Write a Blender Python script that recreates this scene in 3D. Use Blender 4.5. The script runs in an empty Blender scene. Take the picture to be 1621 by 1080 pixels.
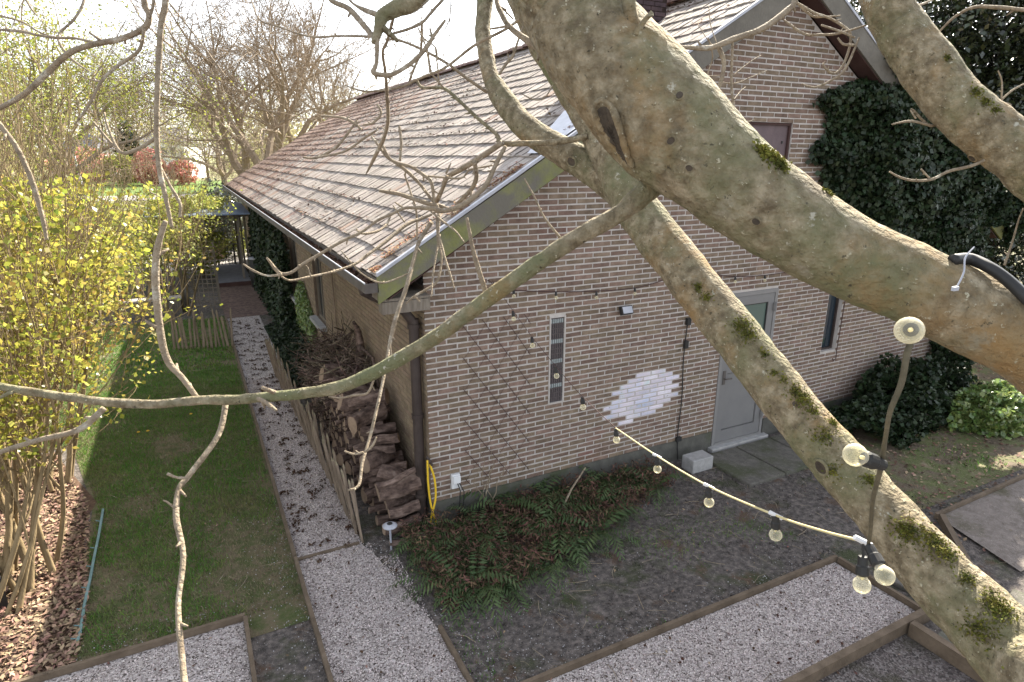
import bpy, math, random
import numpy as np
from mathutils import Vector, Matrix, noise
rnd = random.Random(7)
S = bpy.context.scene
COL = S.collection
V = Vector
# ------------------------------------------------------------------ camera
CAM = V((-2.013, -5.877, 4.012))
RT = V((0.89015697, -0.45564848, 0.00224138)); UP = V((0.12818578, 0.25513865, 0.9583698)); FW = V((0.43725161, 0.85281225, -0.2855211))
FOC = 988.6
cd = bpy.data.cameras.new('camera'); cam = bpy.data.objects.new('camera', cd); COL.objects.link(cam)
cd.sensor_width = 36; cd.lens = FOC / 1621 * 36; cd.clip_start = .05; cd.clip_end = 2000
cam.matrix_world = Matrix(((RT.x, UP.x, -FW.x, CAM.x), (RT.y, UP.y, -FW.y, CAM.y), (RT.z, UP.z, -FW.z, CAM.z), (0, 0, 0, 1)))
S.camera = cam
def P(u, v, t): return CAM + t * (FW + (u - 810.5) / FOC * RT - (v - 540) / FOC * UP)
# ------------------------------------------------------------------ light
SUN = V((1.04, .76, 1.0)).normalized()
EL = math.asin(SUN.z); AZ = math.atan2(SUN.x, SUN.y)
w = bpy.data.worlds.new('World'); S.world = w; w.use_nodes = True
nt = w.node_tree; sky = nt.nodes.new('ShaderNodeTexSky'); sky.sky_type = 'NISHITA'; sky.sun_disc = False
sky.sun_elevation = EL; sky.sun_rotation = AZ; sky.air_density = 1.0; sky.dust_density = 1.2; sky.ozone_density = 1.6
bg = nt.nodes['Background']; bg.inputs[1].default_value = .11; hs_ = nt.nodes.new('ShaderNodeHueSaturation'); hs_.inputs['Saturation'].default_value = .32; nt.links.new(sky.outputs[0], hs_.inputs['Color']); nt.links.new(hs_.outputs[0], bg.inputs[0])
ld = bpy.data.lights.new('sun', 'SUN'); ld.energy = 5.0; ld.angle = math.radians(.53); ld.color = (1, .92, .78)
sun = bpy.data.objects.new('sun', ld); COL.objects.link(sun); sun.rotation_euler = SUN.to_track_quat('Z', 'Y').to_euler()
S.view_settings.view_transform = 'Standard'; S.view_settings.look = 'None'; S.view_settings.exposure = 2.08; S.view_settings.gamma = 1
S.cycles.max_bounces = 6; S.cycles.transparent_max_bounces = 8
# ------------------------------------------------------------------ materials
def mat(name, cols, scale=4, rough=.8, bump=0, bscale=None, detail=6, isl=0, spec=.3, trans=0, kind='noise', stretch=None, second=None, contrast=(.3, .7), tsat=1.0):
    """cols: list of colours on a noise ramp; isl: brightness spread per island; second: (colour, scale, lo, hi) a patch layer"""
    m = bpy.data.materials.new(name); m.use_nodes = True; n = m.node_tree; N = n.nodes; L = n.links
    b = N['Principled BSDF']; out = N['Material Output']
    tc = N.new('ShaderNodeTexCoord'); vec = tc.outputs['Object']
    if stretch:
        mp = N.new('ShaderNodeMapping'); mp.inputs['Scale'].default_value = stretch; L.new(vec, mp.inputs[0]); vec = mp.outputs[0]
    if kind == 'noise':
        tx = N.new('ShaderNodeTexNoise'); tx.inputs['Scale'].default_value = scale; tx.inputs['Detail'].default_value = detail; tx.inputs['Roughness'].default_value = .62
        L.new(vec, tx.inputs['Vector']); fac = tx.outputs['Fac']
    else:
        tx = N.new('ShaderNodeTexVoronoi'); tx.inputs['Scale'].default_value = scale; L.new(vec, tx.inputs['Vector'])
        sp = N.new('ShaderNodeSeparateColor'); L.new(tx.outputs['Color'], sp.inputs[0]); fac = sp.outputs[0]
    rp = N.new('ShaderNodeValToRGB'); e = rp.color_ramp.elements
    lo, hi = contrast if kind == 'noise' else (0.02, .98)
    k = len(cols)
    for i, c in enumerate(cols):
        p = lo + (hi - lo) * (i / max(1, k - 1))
        if i < 2: e[i].position = p; e[i].color = (*c, 1)
        else: q = e.new(p); q.color = (*c, 1)
    if k == 1: e[1].color = (*cols[0], 1)
    L.new(fac, rp.inputs[0]); col = rp.outputs[0]
    if second:
        lst = second if isinstance(second, list) else [second]
        for (c2, s2, l2, h2) in lst:
            t2 = N.new('ShaderNodeTexNoise'); t2.inputs['Scale'].default_value = s2; t2.inputs['Detail'].default_value = 7; t2.inputs['Roughness'].default_value = .68; L.new(tc.outputs['Object'], t2.inputs['Vector'])
            mr = N.new('ShaderNodeMapRange'); mr.inputs[1].default_value = l2; mr.inputs[2].default_value = h2; L.new(t2.outputs['Fac'], mr.inputs[0])
            mx = N.new('ShaderNodeMix'); mx.data_type = 'RGBA'; L.new(mr.outputs[0], mx.inputs[0]); L.new(col, mx.inputs[6]); mx.inputs[7].default_value = (*c2, 1); col = mx.outputs[2]
    if isl:
        g = N.new('ShaderNodeNewGeometry'); mr = N.new('ShaderNodeMapRange'); L.new(g.outputs['Random Per Island'], mr.inputs[0])
        mr.inputs[3].default_value = 1 - isl; mr.inputs[4].default_value = 1 + isl
        hs = N.new('ShaderNodeHueSaturation'); L.new(mr.outputs[0], hs.inputs['Value']); L.new(col, hs.inputs['Color'])
        m2 = N.new('ShaderNodeMath'); m2.operation = 'MULTIPLY'; m2.inputs[1].default_value = 7.31; L.new(g.outputs['Random Per Island'], m2.inputs[0])
        fr = N.new('ShaderNodeMath'); fr.operation = 'FRACT'; L.new(m2.outputs[0], fr.inputs[0])
        m3 = N.new('ShaderNodeMapRange'); L.new(fr.outputs[0], m3.inputs[0]); m3.inputs[3].default_value = .5 - .035 * min(1, isl * 2.5); m3.inputs[4].default_value = .5 + .035 * min(1, isl * 2.5)
        L.new(m3.outputs[0], hs.inputs['Hue']); col = hs.outputs[0]
    L.new(col, b.inputs['Base Color']); b.inputs['Roughness'].default_value = rough; b.inputs['Specular IOR Level'].default_value = spec
    if bump:
        if kind == 'noise':
            t3 = N.new('ShaderNodeTexNoise'); t3.inputs['Scale'].default_value = bscale or scale * 3; t3.inputs['Detail'].default_value = 8; L.new(vec, t3.inputs['Vector']); h = t3.outputs['Fac']
        else: h = tx.outputs['Distance']
        bm_ = N.new('ShaderNodeBump'); bm_.inputs['Strength'].default_value = min(1, bump); bm_.inputs['Distance'].default_value = .012 if bump <= 1 else .012 * bump
        L.new(h, bm_.inputs['Height']); L.new(bm_.outputs[0], b.inputs['Normal'])
    if trans:
        tr = N.new('ShaderNodeBsdfTranslucent'); L.new(col, tr.inputs[0]); mx = N.new('ShaderNodeMixShader'); mx.inputs[0].default_value = trans
        L.new(b.outputs[0], mx.inputs[1]); L.new(tr.outputs[0], mx.inputs[2]); L.new(mx.outputs[0], out.inputs[0])
    return m
M = {}
M['brick'] = mat('brick_brown', [(.128, .090, .066), (.182, .129, .096), (.232, .170, .131)], 9, .9, .7, 60, isl=.19, second=[((.20, .10, .075), .8, .60, .78), ((.08, .062, .05), 1.7, .60, .78), ((.26, .21, .17), 22, .62, .75)])
M['mortar'] = mat('mortar_pale', [(.38, .345, .315), (.51, .47, .44)], 6, .95, .5, 90, second=[((.3, .2, .16), .7, .6, .8), ((.24, .215, .19), 2.4, .58, .78)])
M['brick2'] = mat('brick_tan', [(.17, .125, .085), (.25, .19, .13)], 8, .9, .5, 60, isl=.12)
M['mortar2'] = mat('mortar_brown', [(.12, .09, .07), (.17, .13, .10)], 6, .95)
M['plinth'] = mat('plinth_grey', [(.07, .068, .06), (.12, .115, .10)], 7, .9, .4, 40, second=((.06, .07, .035), 2, .5, .7))
M['tile'] = mat('roof_tile', [(.175, .145, .125), (.255, .22, .195), (.33, .29, .26)], 2.2, .9, .6, 45, isl=.13, second=[((.10, .055, .045), 9, .63, .72), ((.27, .17, .14), 3, .62, .80), ((.52, .49, .46), 13, .60, .72)])
M['tile_old'] = mat('roof_tile_mossy', [(.185, .12, .095), (.25, .185, .155)], 3, .9, .6, 45, isl=.15, second=((.19, .095, .06), 9, .52, .64))
M['underlay'] = mat('roof_underlay', [(.022, .014, .012), (.04, .025, .02)], 8, .95)
M['ridge'] = mat('ridge_tile', [(.14, .09, .08), (.24, .17, .15)], 8, .9, .5, 50, isl=.15)
M['zinc'] = mat('zinc', [(.30, .31, .35), (.42, .43, .48)], 5, .45, .1, 30, spec=.6)
M['barge'] = mat('barge_board', [(.13, .14, .045), (.21, .21, .09)], 3, .8, .4, 40, stretch=(1, 1, 1), second=((.13, .12, .10), 1.6, .48, .62))
M['barge_dark'] = mat('barge_board_grey', [(.11, .10, .085), (.17, .155, .13)], 4, .85, .4, 40)
M['soffit'] = mat('soffit', [(.05, .025, .022), (.08, .045, .04)], 5, .8)
M['greywood'] = mat('grey_weathered_wood', [(.12, .10, .08), (.22, .19, .155)], 6, .9, .6, 40, stretch=(6, 6, .8))
M['gutterm'] = mat('gutter_metal', [(.07, .06, .055), (.12, .105, .095)], 6, .7, .2)
M['debris'] = mat('leaf_debris', [(.025, .015, .01), (.09, .045, .025)], 30, .95, 1, 60, isl=.3)
M['rust_leaf'] = mat('dry_leaves', [(.22, .10, .045), (.38, .20, .10)], 20, .9, isl=.4)
M['pipe'] = mat('pipe_brown', [(.035, .025, .022), (.06, .045, .04)], 6, .6, .2)
M['upvc'] = mat('door_grey', [(.165, .16, .16), (.19, .185, .18)], 4, .5, .08, 60)
M['upvc2'] = mat('door_grey_frame', [(.19, .185, .18), (.22, .21, .205)], 4, .5, .08, 60)
M['dark'] = mat('dark_gap', [(.01, .01, .01), (.02, .018, .018)], 5, .7)
M['loft'] = mat('loft_panel', [(.10, .075, .08), (.15, .11, .115)], 5, .7, .2, 40)
M['sillstone'] = mat('sill_stone', [(.26, .255, .25), (.38, .37, .36)], 14, .85, .4, 70)
M['white'] = mat('white_plastic', [(.62, .62, .63), (.72, .72, .73)], 5, .4)
M['whitepatch'] = mat('white_brick_patch', [(.42, .50, .66), (.62, .56, .62), (.70, .70, .74)], 2.2, .8, .3, 60, isl=.12, second=[((.40, .60, .56), 2.6, .55, .72), ((.24, .19, .15), 26, .62, .68)])
M['black'] = mat('black_plastic', [(.018, .018, .018), (.035, .034, .033)], 8, .5)
M['olivecord'] = mat('cord_khaki', [(.065, .055, .035), (.125, .105, .065)], 30, .75, .3, 80)
M['sunlitcord'] = mat('cord_yellow_sunlit', [(.50, .42, .20), (.66, .58, .34)], 20, .7)
M['hose'] = mat('hose_yellow', [(.62, .40, .02), (.75, .50, .04)], 6, .45)
M['bluehose'] = mat('hose_blue_grey', [(.10, .17, .17), (.17, .26, .26)], 9, .6)
M['glassb'] = None
M['bark'] = mat('bark_olive', [(.115, .09, .055), (.205, .168, .108), (.32, .27, .185)], 26, .9, 1.4, 60, detail=14, contrast=(.36, .66), second=[((.135, .138, .07), 2.8, .45, .64), ((.25, .16, .07), 2.4, .54, .70), ((.24, .215, .155), 6, .60, .70), ((.38, .36, .29), 14, .645, .69), ((.055, .047, .03), 46, .62, .67), ((.40, .37, .27), 60, .62, .67)])
M['bark2'] = mat('twig_bark', [(.17, .13, .09), (.32, .26, .185)], 26, .85, .9, 90, second=[((.44, .40, .33), 14, .56, .68), ((.10, .085, .05), 40, .58, .7)])
M['moss'] = mat('moss', [(.06, .07, .014), (.18, .17, .03)], 30, .95, .6, 90, isl=.35, trans=.15)
M['knot'] = mat('knot_dark', [(.035, .028, .022), (.09, .07, .05)], 22, .95, .8, 60)
M['wound'] = mat('wound_wood', [(.10, .055, .035), (.24, .15, .10), (.33, .24, .17)], 12, .9, 1, 40)
M['fartrunk'] = mat('far_bark', [(.10, .07, .045), (.18, .135, .09)], 4, .9, .4, 20)
M['fartwig'] = mat('far_twig', [(.19, .145, .10), (.31, .245, .18)], 3, .9)
M['shrubstem'] = mat('shrub_stem', [(.13, .095, .05), (.27, .20, .11)], 12, .9, .6, 50, stretch=(1, 1, .25))
M['log'] = mat('log_bark', [(.045, .031, .024), (.115, .083, .063), (.21, .16, .125)], 18, .95, 1.2, 40, isl=.38, stretch=(.45, 1, 1), contrast=(.36, .64))
M['logend'] = mat('log_end', [(.17, .12, .08), (.30, .225, .16)], 12, .9, .4, 40, isl=.15)
M['pale'] = mat('paling_wood', [(.15, .12, .085), (.30, .24, .175)], 7, .9, .7, 40, isl=.25, stretch=(5, 5, .6))
M['edging'] = mat('edging_timber', [(.085, .062, .042), (.16, .12, .085)], 7, .9, .5, 50)
M['soil'] = mat('garden_soil', [(.052, .045, .041), (.105, .091, .083), (.18, .153, .137)], 16, .95, 2, 50, detail=14, contrast=(.36, .64), second=[((.05, .058, .026), 1.5, .53, .66), ((.10, .065, .045), 2.6, .56, .66), ((.34, .31, .29), 52, .62, .66), ((.03, .025, .022), 38, .60, .66)])
M['gravel'] = mat('pale_gravel', [(.08, .065, .055), (.27, .235, .22), (.42, .37, .355), (.50, .45, .43), (.62, .57, .55)], 75, .9, 1, kind='voronoi', second=[((.10, .085, .07), 5, .60, .72)])
M['gravel_dark'] = mat('dark_gravel', [(.04, .035, .033), (.11, .09, .085), (.2, .18, .17)], 70, .9, 1, kind='voronoi', second=((.05, .045, .03), 3, .5, .65))
M['lawnbase'] = mat('lawn_base', [(.08, .068, .042), (.065, .085, .026), (.14, .11, .07), (.075, .10, .03)], 4, .95, 1, 80, detail=12, second=((.13, .11, .075), 45, .58, .72))
M['grass'] = mat('grass_blade', [(.065, .16, .02), (.11, .22, .035), (.20, .19, .08)], 1.2, .7, isl=.4, trans=.3)
M['paver'] = mat('brick_pavers', [(.085, .055, .05), (.17, .12, .10)], 16, .95, .6, kind='voronoi')
M['patio'] = mat('patio', [(.34, .31, .29), (.42, .39, .36)], 3, .9, .2)
M['concrete'] = mat('concrete', [(.085, .08, .068), (.155, .14, .125)], 14, .95, 1, 60, detail=10, second=[((.07, .075, .045), 2.2, .46, .62), ((.24, .22, .2), 50, .6, .7)])
M['barkchip'] = mat('bark_chip', [(.17, .105, .07), (.31, .215, .15)], 9, .9, isl=.55)
M['chipbase'] = mat('bark_bed', [(.05, .03, .02), (.14, .085, .055)], 25, .95, 1, 60)
M['ivy'] = mat('ivy_leaf', [(.010, .020, .008), (.026, .042, .016)], 3, .5, isl=.5, spec=.3, trans=.12)
M['ivy2'] = mat('ivy_leaf_bright', [(.10, .16, .04), (.24, .31, .10)], 3, .28, isl=.45, spec=.8, trans=.35)
M['evergreen'] = mat('evergreen_leaf', [(.016, .024, .010), (.045, .055, .02)], 2, .25, isl=.5, spec=.8, trans=.1)
M['sprung'] = mat('spring_leaf', [(.13, .165, .025), (.31, .30, .05), (.48, .38, .11)], 1.6, .35, isl=.45, trans=.5, second=((.34, .17, .05), 1.3, .60, .72))
M['spring2'] = mat('spring_leaf_pale', [(.19, .23, .045), (.32, .31, .07)], 1.3, .6, isl=.3, trans=.45)
M['haze_green'] = mat('far_leaf_hazed', [(.34, .34, .15), (.48, .43, .22)], .4, .8, isl=.25, trans=.4)  # distance haze is put into this pale leaf colour
M['redleaf_hazed'] = mat('red_leaf_hazed', [(.58, .24, .20), (.66, .38, .31)], .7, .7, isl=.3, trans=.5)  # leaf colour lifted to imitate haze over the far shrubs
M['greyleaf'] = mat('grey_holly_leaf', [(.07, .09, .06), (.16, .18, .13)], 1.2, .3, isl=.4, spec=.6)
M['yellowfl'] = mat('yellow_flower', [(.60, .38, .02), (.70, .50, .05)], 3, .6, isl=.2, trans=.3)
M['fern'] = mat('fern_frond', [(.04, .07, .026), (.10, .14, .05)], 2.5, .6, isl=.25, trans=.3)
M['bracken'] = mat('dead_bracken', [(.06, .034, .025), (.155, .088, .058)], 10, .95, isl=.5)
M['render'] = mat('white_render', [(.74, .73, .70), (.80, .79, .76)], 2, .85)
M['slate'] = mat('far_roof', [(.15, .145, .16), (.22, .21, .23)], 2, .8)
M['farwin'] = mat('far_window', [(.14, .13, .12), (.2, .19, .18)], 2, .3)
M['road'] = mat('road_asphalt', [(.20, .19, .19), (.27, .25, .25)], 2, .9)
M['blueroof'] = mat('blue_sheet_roof', [(.13, .17, .26), (.22, .28, .38)], 3, .3, spec=.6)
M['decking'] = mat('decking', [(.13, .13, .15), (.20, .20, .22)], 9, .8)
M['redbrick'] = mat('dark_brick', [(.05, .035, .04), (.09, .06, .065)], 9, .9, .7, 30, isl=.2)
def glassmat(name, tint, a=.25, rough=.08):
    m = bpy.data.materials.new(name); m.use_nodes = True; n = m.node_tree; b = n.nodes['Principled BSDF']
    b.inputs['Base Color'].default_value = (*tint, 1); b.inputs['Roughness'].default_value = rough; b.inputs['Specular IOR Level'].default_value = .6
    if a < 1:
        t = n.nodes.new('ShaderNodeBsdfTransparent'); t.inputs[0].default_value = (*[min(1, c * 1.15 + .1) for c in tint], 1); mx = n.nodes.new('ShaderNodeMixShader'); mx.inputs[0].default_value = a
        n.links.new(t.outputs[0], mx.inputs[1]); n.links.new(b.outputs[0], mx.inputs[2]); n.links.new(mx.outputs[0], n.nodes['Material Output'].inputs[0])
    return m
M['bulb'] = glassmat('bulb_glass', (.93, .86, .68), .2, .05)
_n = M['bulb'].node_tree; _lw = _n.nodes.new('ShaderNodeLayerWeight'); _lw.inputs[0].default_value = .35; _mr = _n.nodes.new('ShaderNodeMapRange'); _mr.inputs[3].default_value = .12; _mr.inputs[4].default_value = .75
_n.links.new(_lw.outputs['Facing'], _mr.inputs[0]); [_n.links.new(_mr.outputs[0], x.inputs[0]) for x in _n.nodes if x.type == 'MIX_SHADER']
M['filament'] = mat('bulb_core', [(.75, .62, .35), (.85, .75, .5)], 8, .5)
M['doorglass'] = glassmat('door_glass', (.075, .115, .10), 1, .25)
M['winglass'] = glassmat('window_glass', (.02, .03, .04), 1, .05)
M['lace'] = mat('window_lattice', [(.07, .055, .055), (.12, .10, .10)], 30, .6)
M['laceband'] = mat('window_pale_band', [(.20, .22, .22), (.36, .40, .40)], 60, .4)
# ------------------------------------------------------------------ mesh helpers
class MB:
    def __init__(s): s.v = []; s.f = []; s.m = []
    def add(s, vs, fs, mi=0):
        o = len(s.v); s.v.extend([tuple(p) for p in vs]); s.f.extend([tuple(i + o for i in f) for f in fs]); s.m.extend([mi] * len(fs))
    def box(s, a, b, mi=0, rot=None, c=None):
        x0, y0, z0 = a; x1, y1, z1 = b
        vs = [V(p) for p in ((x0, y0, z0), (x1, y0, z0), (x1, y1, z0), (x0, y1, z0), (x0, y0, z1), (x1, y0, z1), (x1, y1, z1), (x0, y1, z1))]
        if rot is not None:
            cc = V(c) if c is not None else sum(vs, V((0, 0, 0))) / 8
            vs = [rot @ (p - cc) + cc for p in vs]
        s.add(vs, ((0, 3, 2, 1), (4, 5, 6, 7), (0, 1, 5, 4), (1, 2, 6, 5), (2, 3, 7, 6), (3, 0, 4, 7)), mi)
    def beam(s, a, b, w_, h_, mi=0, up=V((0, 0, 1))):
        a = V(a); b = V(b); d = (b - a).normalized(); sd = d.cross(up)
        if sd.length < 1e-4: sd = d.cross(V((0, 1, 0)))
        sd.normalize(); u2 = sd.cross(d)
        vs = [p + sd * i * w_ / 2 + u2 * j * h_ / 2 for p in (a, b) for (i, j) in ((-1, -1), (1, -1), (1, 1), (-1, 1))]
        s.add(vs, ((0, 1, 2, 3), (7, 6, 5, 4), (0, 4, 5, 1), (1, 5, 6, 2), (2, 6, 7, 3), (3, 7, 4, 0)), mi)
    def tube(s, pts, rad, n=8, mi=0, cap=True, lump=0, ls=9):
        m = len(pts); pts = [V(p) for p in pts]; o = len(s.v); nrm = None
        for i, p in enumerate(pts):
            t = (pts[min(i + 1, m - 1)] - pts[max(i - 1, 0)]); t = t.normalized() if t.length > 1e-9 else V((0, 0, 1))
            if nrm is None:
                nrm = t.cross(V((0, 0, 1)) if abs(t.z) < .9 else V((1, 0, 0))).normalized()
            else:
                nrm = (nrm - t * nrm.dot(t)); nrm = nrm.normalized() if nrm.length > 1e-6 else t.orthogonal().normalized()
            bi = t.cross(nrm); r = rad[i] if hasattr(rad, '__len__') else rad
            for k in range(n):
                a = 2 * math.pi * k / n; d = nrm * math.cos(a) + bi * math.sin(a); rr = r
                if lump:
                    q = (p + d * r)
                    rr = r * (1 + lump * noise.noise(q * ls) + lump * .6 * noise.noise(q * ls * 2.7) + lump * .25 * noise.noise(q * ls * 8))
                s.v.append(tuple(p + d * rr))
        for i in range(m - 1):
            for k in range(n):
                a = o + i * n + k; b = o + i * n + (k + 1) % n
                s.f.append((a, b, b + n, a + n)); s.m.append(mi)
        if cap:
            s.f.append(tuple(o + k for k in reversed(range(n)))); s.m.append(mi)
            s.f.append(tuple(o + (m - 1) * n + k for k in range(n))); s.m.append(mi)
    def lathe(s, c, ax, prof, n=16, mi=0):
        ax = V(ax).normalized(); u_ = ax.orthogonal().normalized(); w_ = ax.cross(u_); c = V(c); o = len(s.v); m = len(prof)
        for (r, h) in prof:
            for k in range(n):
                a = 2 * math.pi * k / n; s.v.append(tuple(c + ax * h + (u_ * math.cos(a) + w_ * math.sin(a)) * max(r, 1e-4)))
        for i in range(m - 1):
            for k in range(n):
                a = o + i * n + k; b = o + i * n + (k + 1) % n; s.f.append((a, b, b + n, a + n)); s.m.append(mi)
    def build(s, name, mats, parent=None, smooth=False, origin=None):
        me = bpy.data.meshes.new(name)
        org = V(origin) if origin is not None else V((0, 0, 0))
        vs = s.v if origin is None else [tuple(V(p) - org) for p in s.v]
        me.from_pydata(vs, [], s.f)
        for m_ in (mats if isinstance(mats, (list, tuple)) else [mats]): me.materials.append(M[m_])
        if any(s.m): me.polygons.foreach_set('material_index', s.m)
        if smooth: me.polygons.foreach_set('use_smooth', [True] * len(me.polygons))
        me.update()
        o = bpy.data.objects.new(name, me); COL.objects.link(o); o.location = org
        if parent: o.parent = parent
        return o
def bulk(name, verts, nper, mats, parent=None, midx=None):
    """verts: (N*nper,3) array, each group one face"""
    me = bpy.data.meshes.new(name); nv = len(verts); nf = nv // nper
    me.vertices.add(nv); me.vertices.foreach_set('co', np.asarray(verts, dtype=np.float32).ravel())
    me.loops.add(nv); me.loops.foreach_set('vertex_index', np.arange(nv, dtype=np.int32))
    me.polygons.add(nf); me.polygons.foreach_set('loop_start', np.arange(0, nv, nper, dtype=np.int32)); me.polygons.foreach_set('loop_total', np.full(nf, nper, dtype=np.int32))
    for m_ in (mats if isinstance(mats, (list, tuple)) else [mats]): me.materials.append(M[m_])
    if midx is not None: me.polygons.foreach_set('material_index', np.asarray(midx, dtype=np.int32))
    me.update(calc_edges=True); me.validate()
    o = bpy.data.objects.new(name, me); COL.objects.link(o)
    if parent: o.parent = parent
    return o
def tag(o, label=None, cat=None, group=None, kind=None):
    if label: o['label'] = label
    if cat: o['category'] = cat
    if group: o['group'] = group
    if kind: o['kind'] = kind
    return o
def thing(name, label, cat, loc=(0, 0, 0), group=None):
    o = bpy.data.objects.new(name, None); COL.objects.link(o); o.location = loc; o.empty_display_size = .1
    return tag(o, label, cat, group)
def put(o, parent):   # parent keeping world placement (parts are built in world space)
    o.parent = parent; o.location = V(o.location) - V(parent.location); return o
def leaves(pts, size, rs, flat=0.0, aspect=.6, normal=None):
    """kite-shaped leaves at pts; returns verts (N*4,3)"""
    n = len(pts); pts = np.asarray(pts)
    d = rs.normal(size=(n, 3)); d /= np.linalg.norm(d, axis=1)[:, None]
    nn = rs.normal(size=(n, 3)) * (1 - flat)
    nn += (np.array([0, 0, 1]) if normal is None else np.asarray(normal)) * flat * 1.6
    nn /= np.linalg.norm(nn, axis=1)[:, None]
    d -= nn * (d * nn).sum(1)[:, None]; d /= np.linalg.norm(d, axis=1)[:, None] + 1e-9
    sd = np.cross(nn, d); s = (size * (0.6 + .8 * rs.random(n)))[:, None]
    a = pts - d * s * .5; b = pts + sd * s * aspect * .5 - d * s * .08 + nn * s * .08; c = pts + d * s * .5; e = pts - sd * s * aspect * .5 - d * s * .08 + nn * s * .08
    return np.stack([a, b, c, e], 1).reshape(-1, 3)
def smooth_path(ctrl, sub=6):
    """catmull-rom through (point, radius)"""
    P_ = [V(c[0]) for c in ctrl]; R_ = [c[1] for c in ctrl]; out = []; rr = []
    for i in range(len(P_) - 1):
        p0 = P_[max(i - 1, 0)]; p1 = P_[i]; p2 = P_[i + 1]; p3 = P_[min(i + 2, len(P_) - 1)]
        for k in range(sub):
            t = k / sub
            q = .5 * ((2 * p1) + (-p0 + p2) * t + (2 * p0 - 5 * p1 + 4 * p2 - p3) * t * t + (-p0 + 3 * p1 - 3 * p2 + p3) * t ** 3)
            out.append(q); rr.append(R_[i] * (1 - t) + R_[i + 1] * t)
    out.append(P_[-1]); rr.append(R_[-1]); return out, rr
# ------------------------------------------------------------------ ground and terrain
def sheet(name, poly, z, m, kind='structure', sub=None):
    b = MB(); b.add([(x, y, z) for x, y in poly], [tuple(range(len(poly)))]); o = b.build(name, m); o['kind'] = kind; return o
gb = MB(); gb.add([(-900, -60, 0), (900, -60, 0), (900, 1500, 0), (-900, 1500, 0)], [(0, 1, 2, 3)]); g = gb.build('ground', 'soil'); g['kind'] = 'structure'
M['farground'] = mat('far_meadow', [(.12, .13, .045), (.20, .19, .07)], .25, .95, .5, 5, second=((.10, .075, .05), .12, .5, .65))
sheet('far_grass', [(-600, 24), (600, 24), (600, 1200), (-600, 1200)], .004, 'farground')
sheet('lawn', [(-3.35, -.55), (-2.04, -.62), (-2.02, -.9), (-1.49, -.9), (-1.49, 11.4), (-9, 12), (-9, 4.2), (-3.9, 4.2), (-3.45, 2.2)], .004, 'lawnbase')
M['sunlawn'] = mat('dry_lawn', [(.07, .06, .035), (.13, .10, .07), (.10, .12, .04), (.24, .18, .13)], 2.2, .95, 1.5, 50, detail=12, second=((.30, .22, .17), 30, .58, .70))
sheet('right_lawn', [(5.2, -2.3), (40, -2.3), (40, 14), (9.7, 14), (9.7, -.02), (6.6, -.02), (5.8, -.9)], .004, 'sunlawn')
sheet('gravel_path', [(-1.46, -6), (-.52, -6), (-.52, -1.5), (-.72, -.25), (-.80, .02), (-.72, 5), (-.68, 11.1), (-1.44, 11.1)], .010, 'gravel')
sheet('gravel_square', [(-2.03, -.66), (-6.2, -.66), (-6.2, -5), (-2.03, -5)], .010, 'gravel')
sheet('gravel_terrace', [(-.48, -2.46), (3.45, -2.50), (3.47, -3.36), (-.48, -3.38)], .012, 'gravel')
sheet('gravel_lower_terrace', [(-.48, -3.44), (3.10, -3.44), (3.10, -7), (-.48, -7)], .008, 'gravel_dark')
M['pavestrip'] = mat('worn_paving', [(.13, .11, .095), (.24, .205, .185)], 12, .95, 1.5, 60, detail=12, second=[((.09, .08, .05), 1.8, .52, .68), ((.34, .30, .27), 45, .6, .68)])
sheet('paved_strip', [(5.24, -2.5), (14, -2.38), (14, -3.40), (4.95, -3.46)], .03, 'pavestrip')
sheet('brick_paving', [(-1.48, 11.1), (-.36, 11.1), (-.36, 15.4), (-1.48, 15.4)], .012, 'paver')
sheet('patio', [(-6, 19.4), (2.5, 19.4), (2.5, 24), (-6, 24)], .012, 'patio')
sheet('bark_bed', [(-9, -.60), (-3.30, -.60), (-3.28, 0), (-3.50, 1.8), (-3.42, 2.3), (-4.1, 4.1), (-9, 4.1)], .006, 'chipbase')
sheet('road', [(-60, 56), (60, 66), (60, 74), (-60, 64)], .03, 'road')
sheet('verge_grass', [(-60, 65.5), (60, 75.5), (60, 110), (-60, 104)], .012, 'grass')
# edging boards
def board(a, b, label, h=.07, w_=.035, m='edging'):
    o = MB(); o.beam((a[0], a[1], h / 2 - .03), (b[0], b[1], h / 2 - .03), w_, h + .06); return tag(o.build('edging_board', m), label, 'edging board', 'timber edging boards')
board((-1.475, .06), (-1.47, 11.2), 'long timber board edging the lawn side of the gravel path')
board((-1.475, -6), (-1.475, .02), 'timber board edging the near stretch of the gravel path on the left')
board((-1.45, .03), (-.82, .03), 'short board laid across the gravel path by the paling fence', .03)
board((-.50, -1.55), (-.50, -2.42), 'reddish board edging the right side of the gravel path near the ferns', .06)
board((-6.3, -.64), (-2.01, -.64), 'board between the bottom left gravel square and the lawn')
board((-2.01, -.67), (-2.01, -5), 'board on the right side of the bottom left gravel square')
board((-.46, -2.44), (3.49, -2.48), 'board along the back of the central gravel terrace')
board((3.49, -2.51), (3.49, -3.36), 'board closing the right end of the central gravel terrace')
board((-.46, -3.41), (3.52, -3.41), 'thick board along the front of the central gravel terrace', .12, .06)
board((5.22, -2.48), (14, -2.36), 'board behind the paved strip on the right')
board((4.2, -3.50), (5.22, -2.54), 'dark board along the sloping left end of the paved strip', .10, .06)
board((3.14, -3.46), (3.14, -7), 'thick board stepping down right of the lower gravel terrace', .14, .07)
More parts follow.
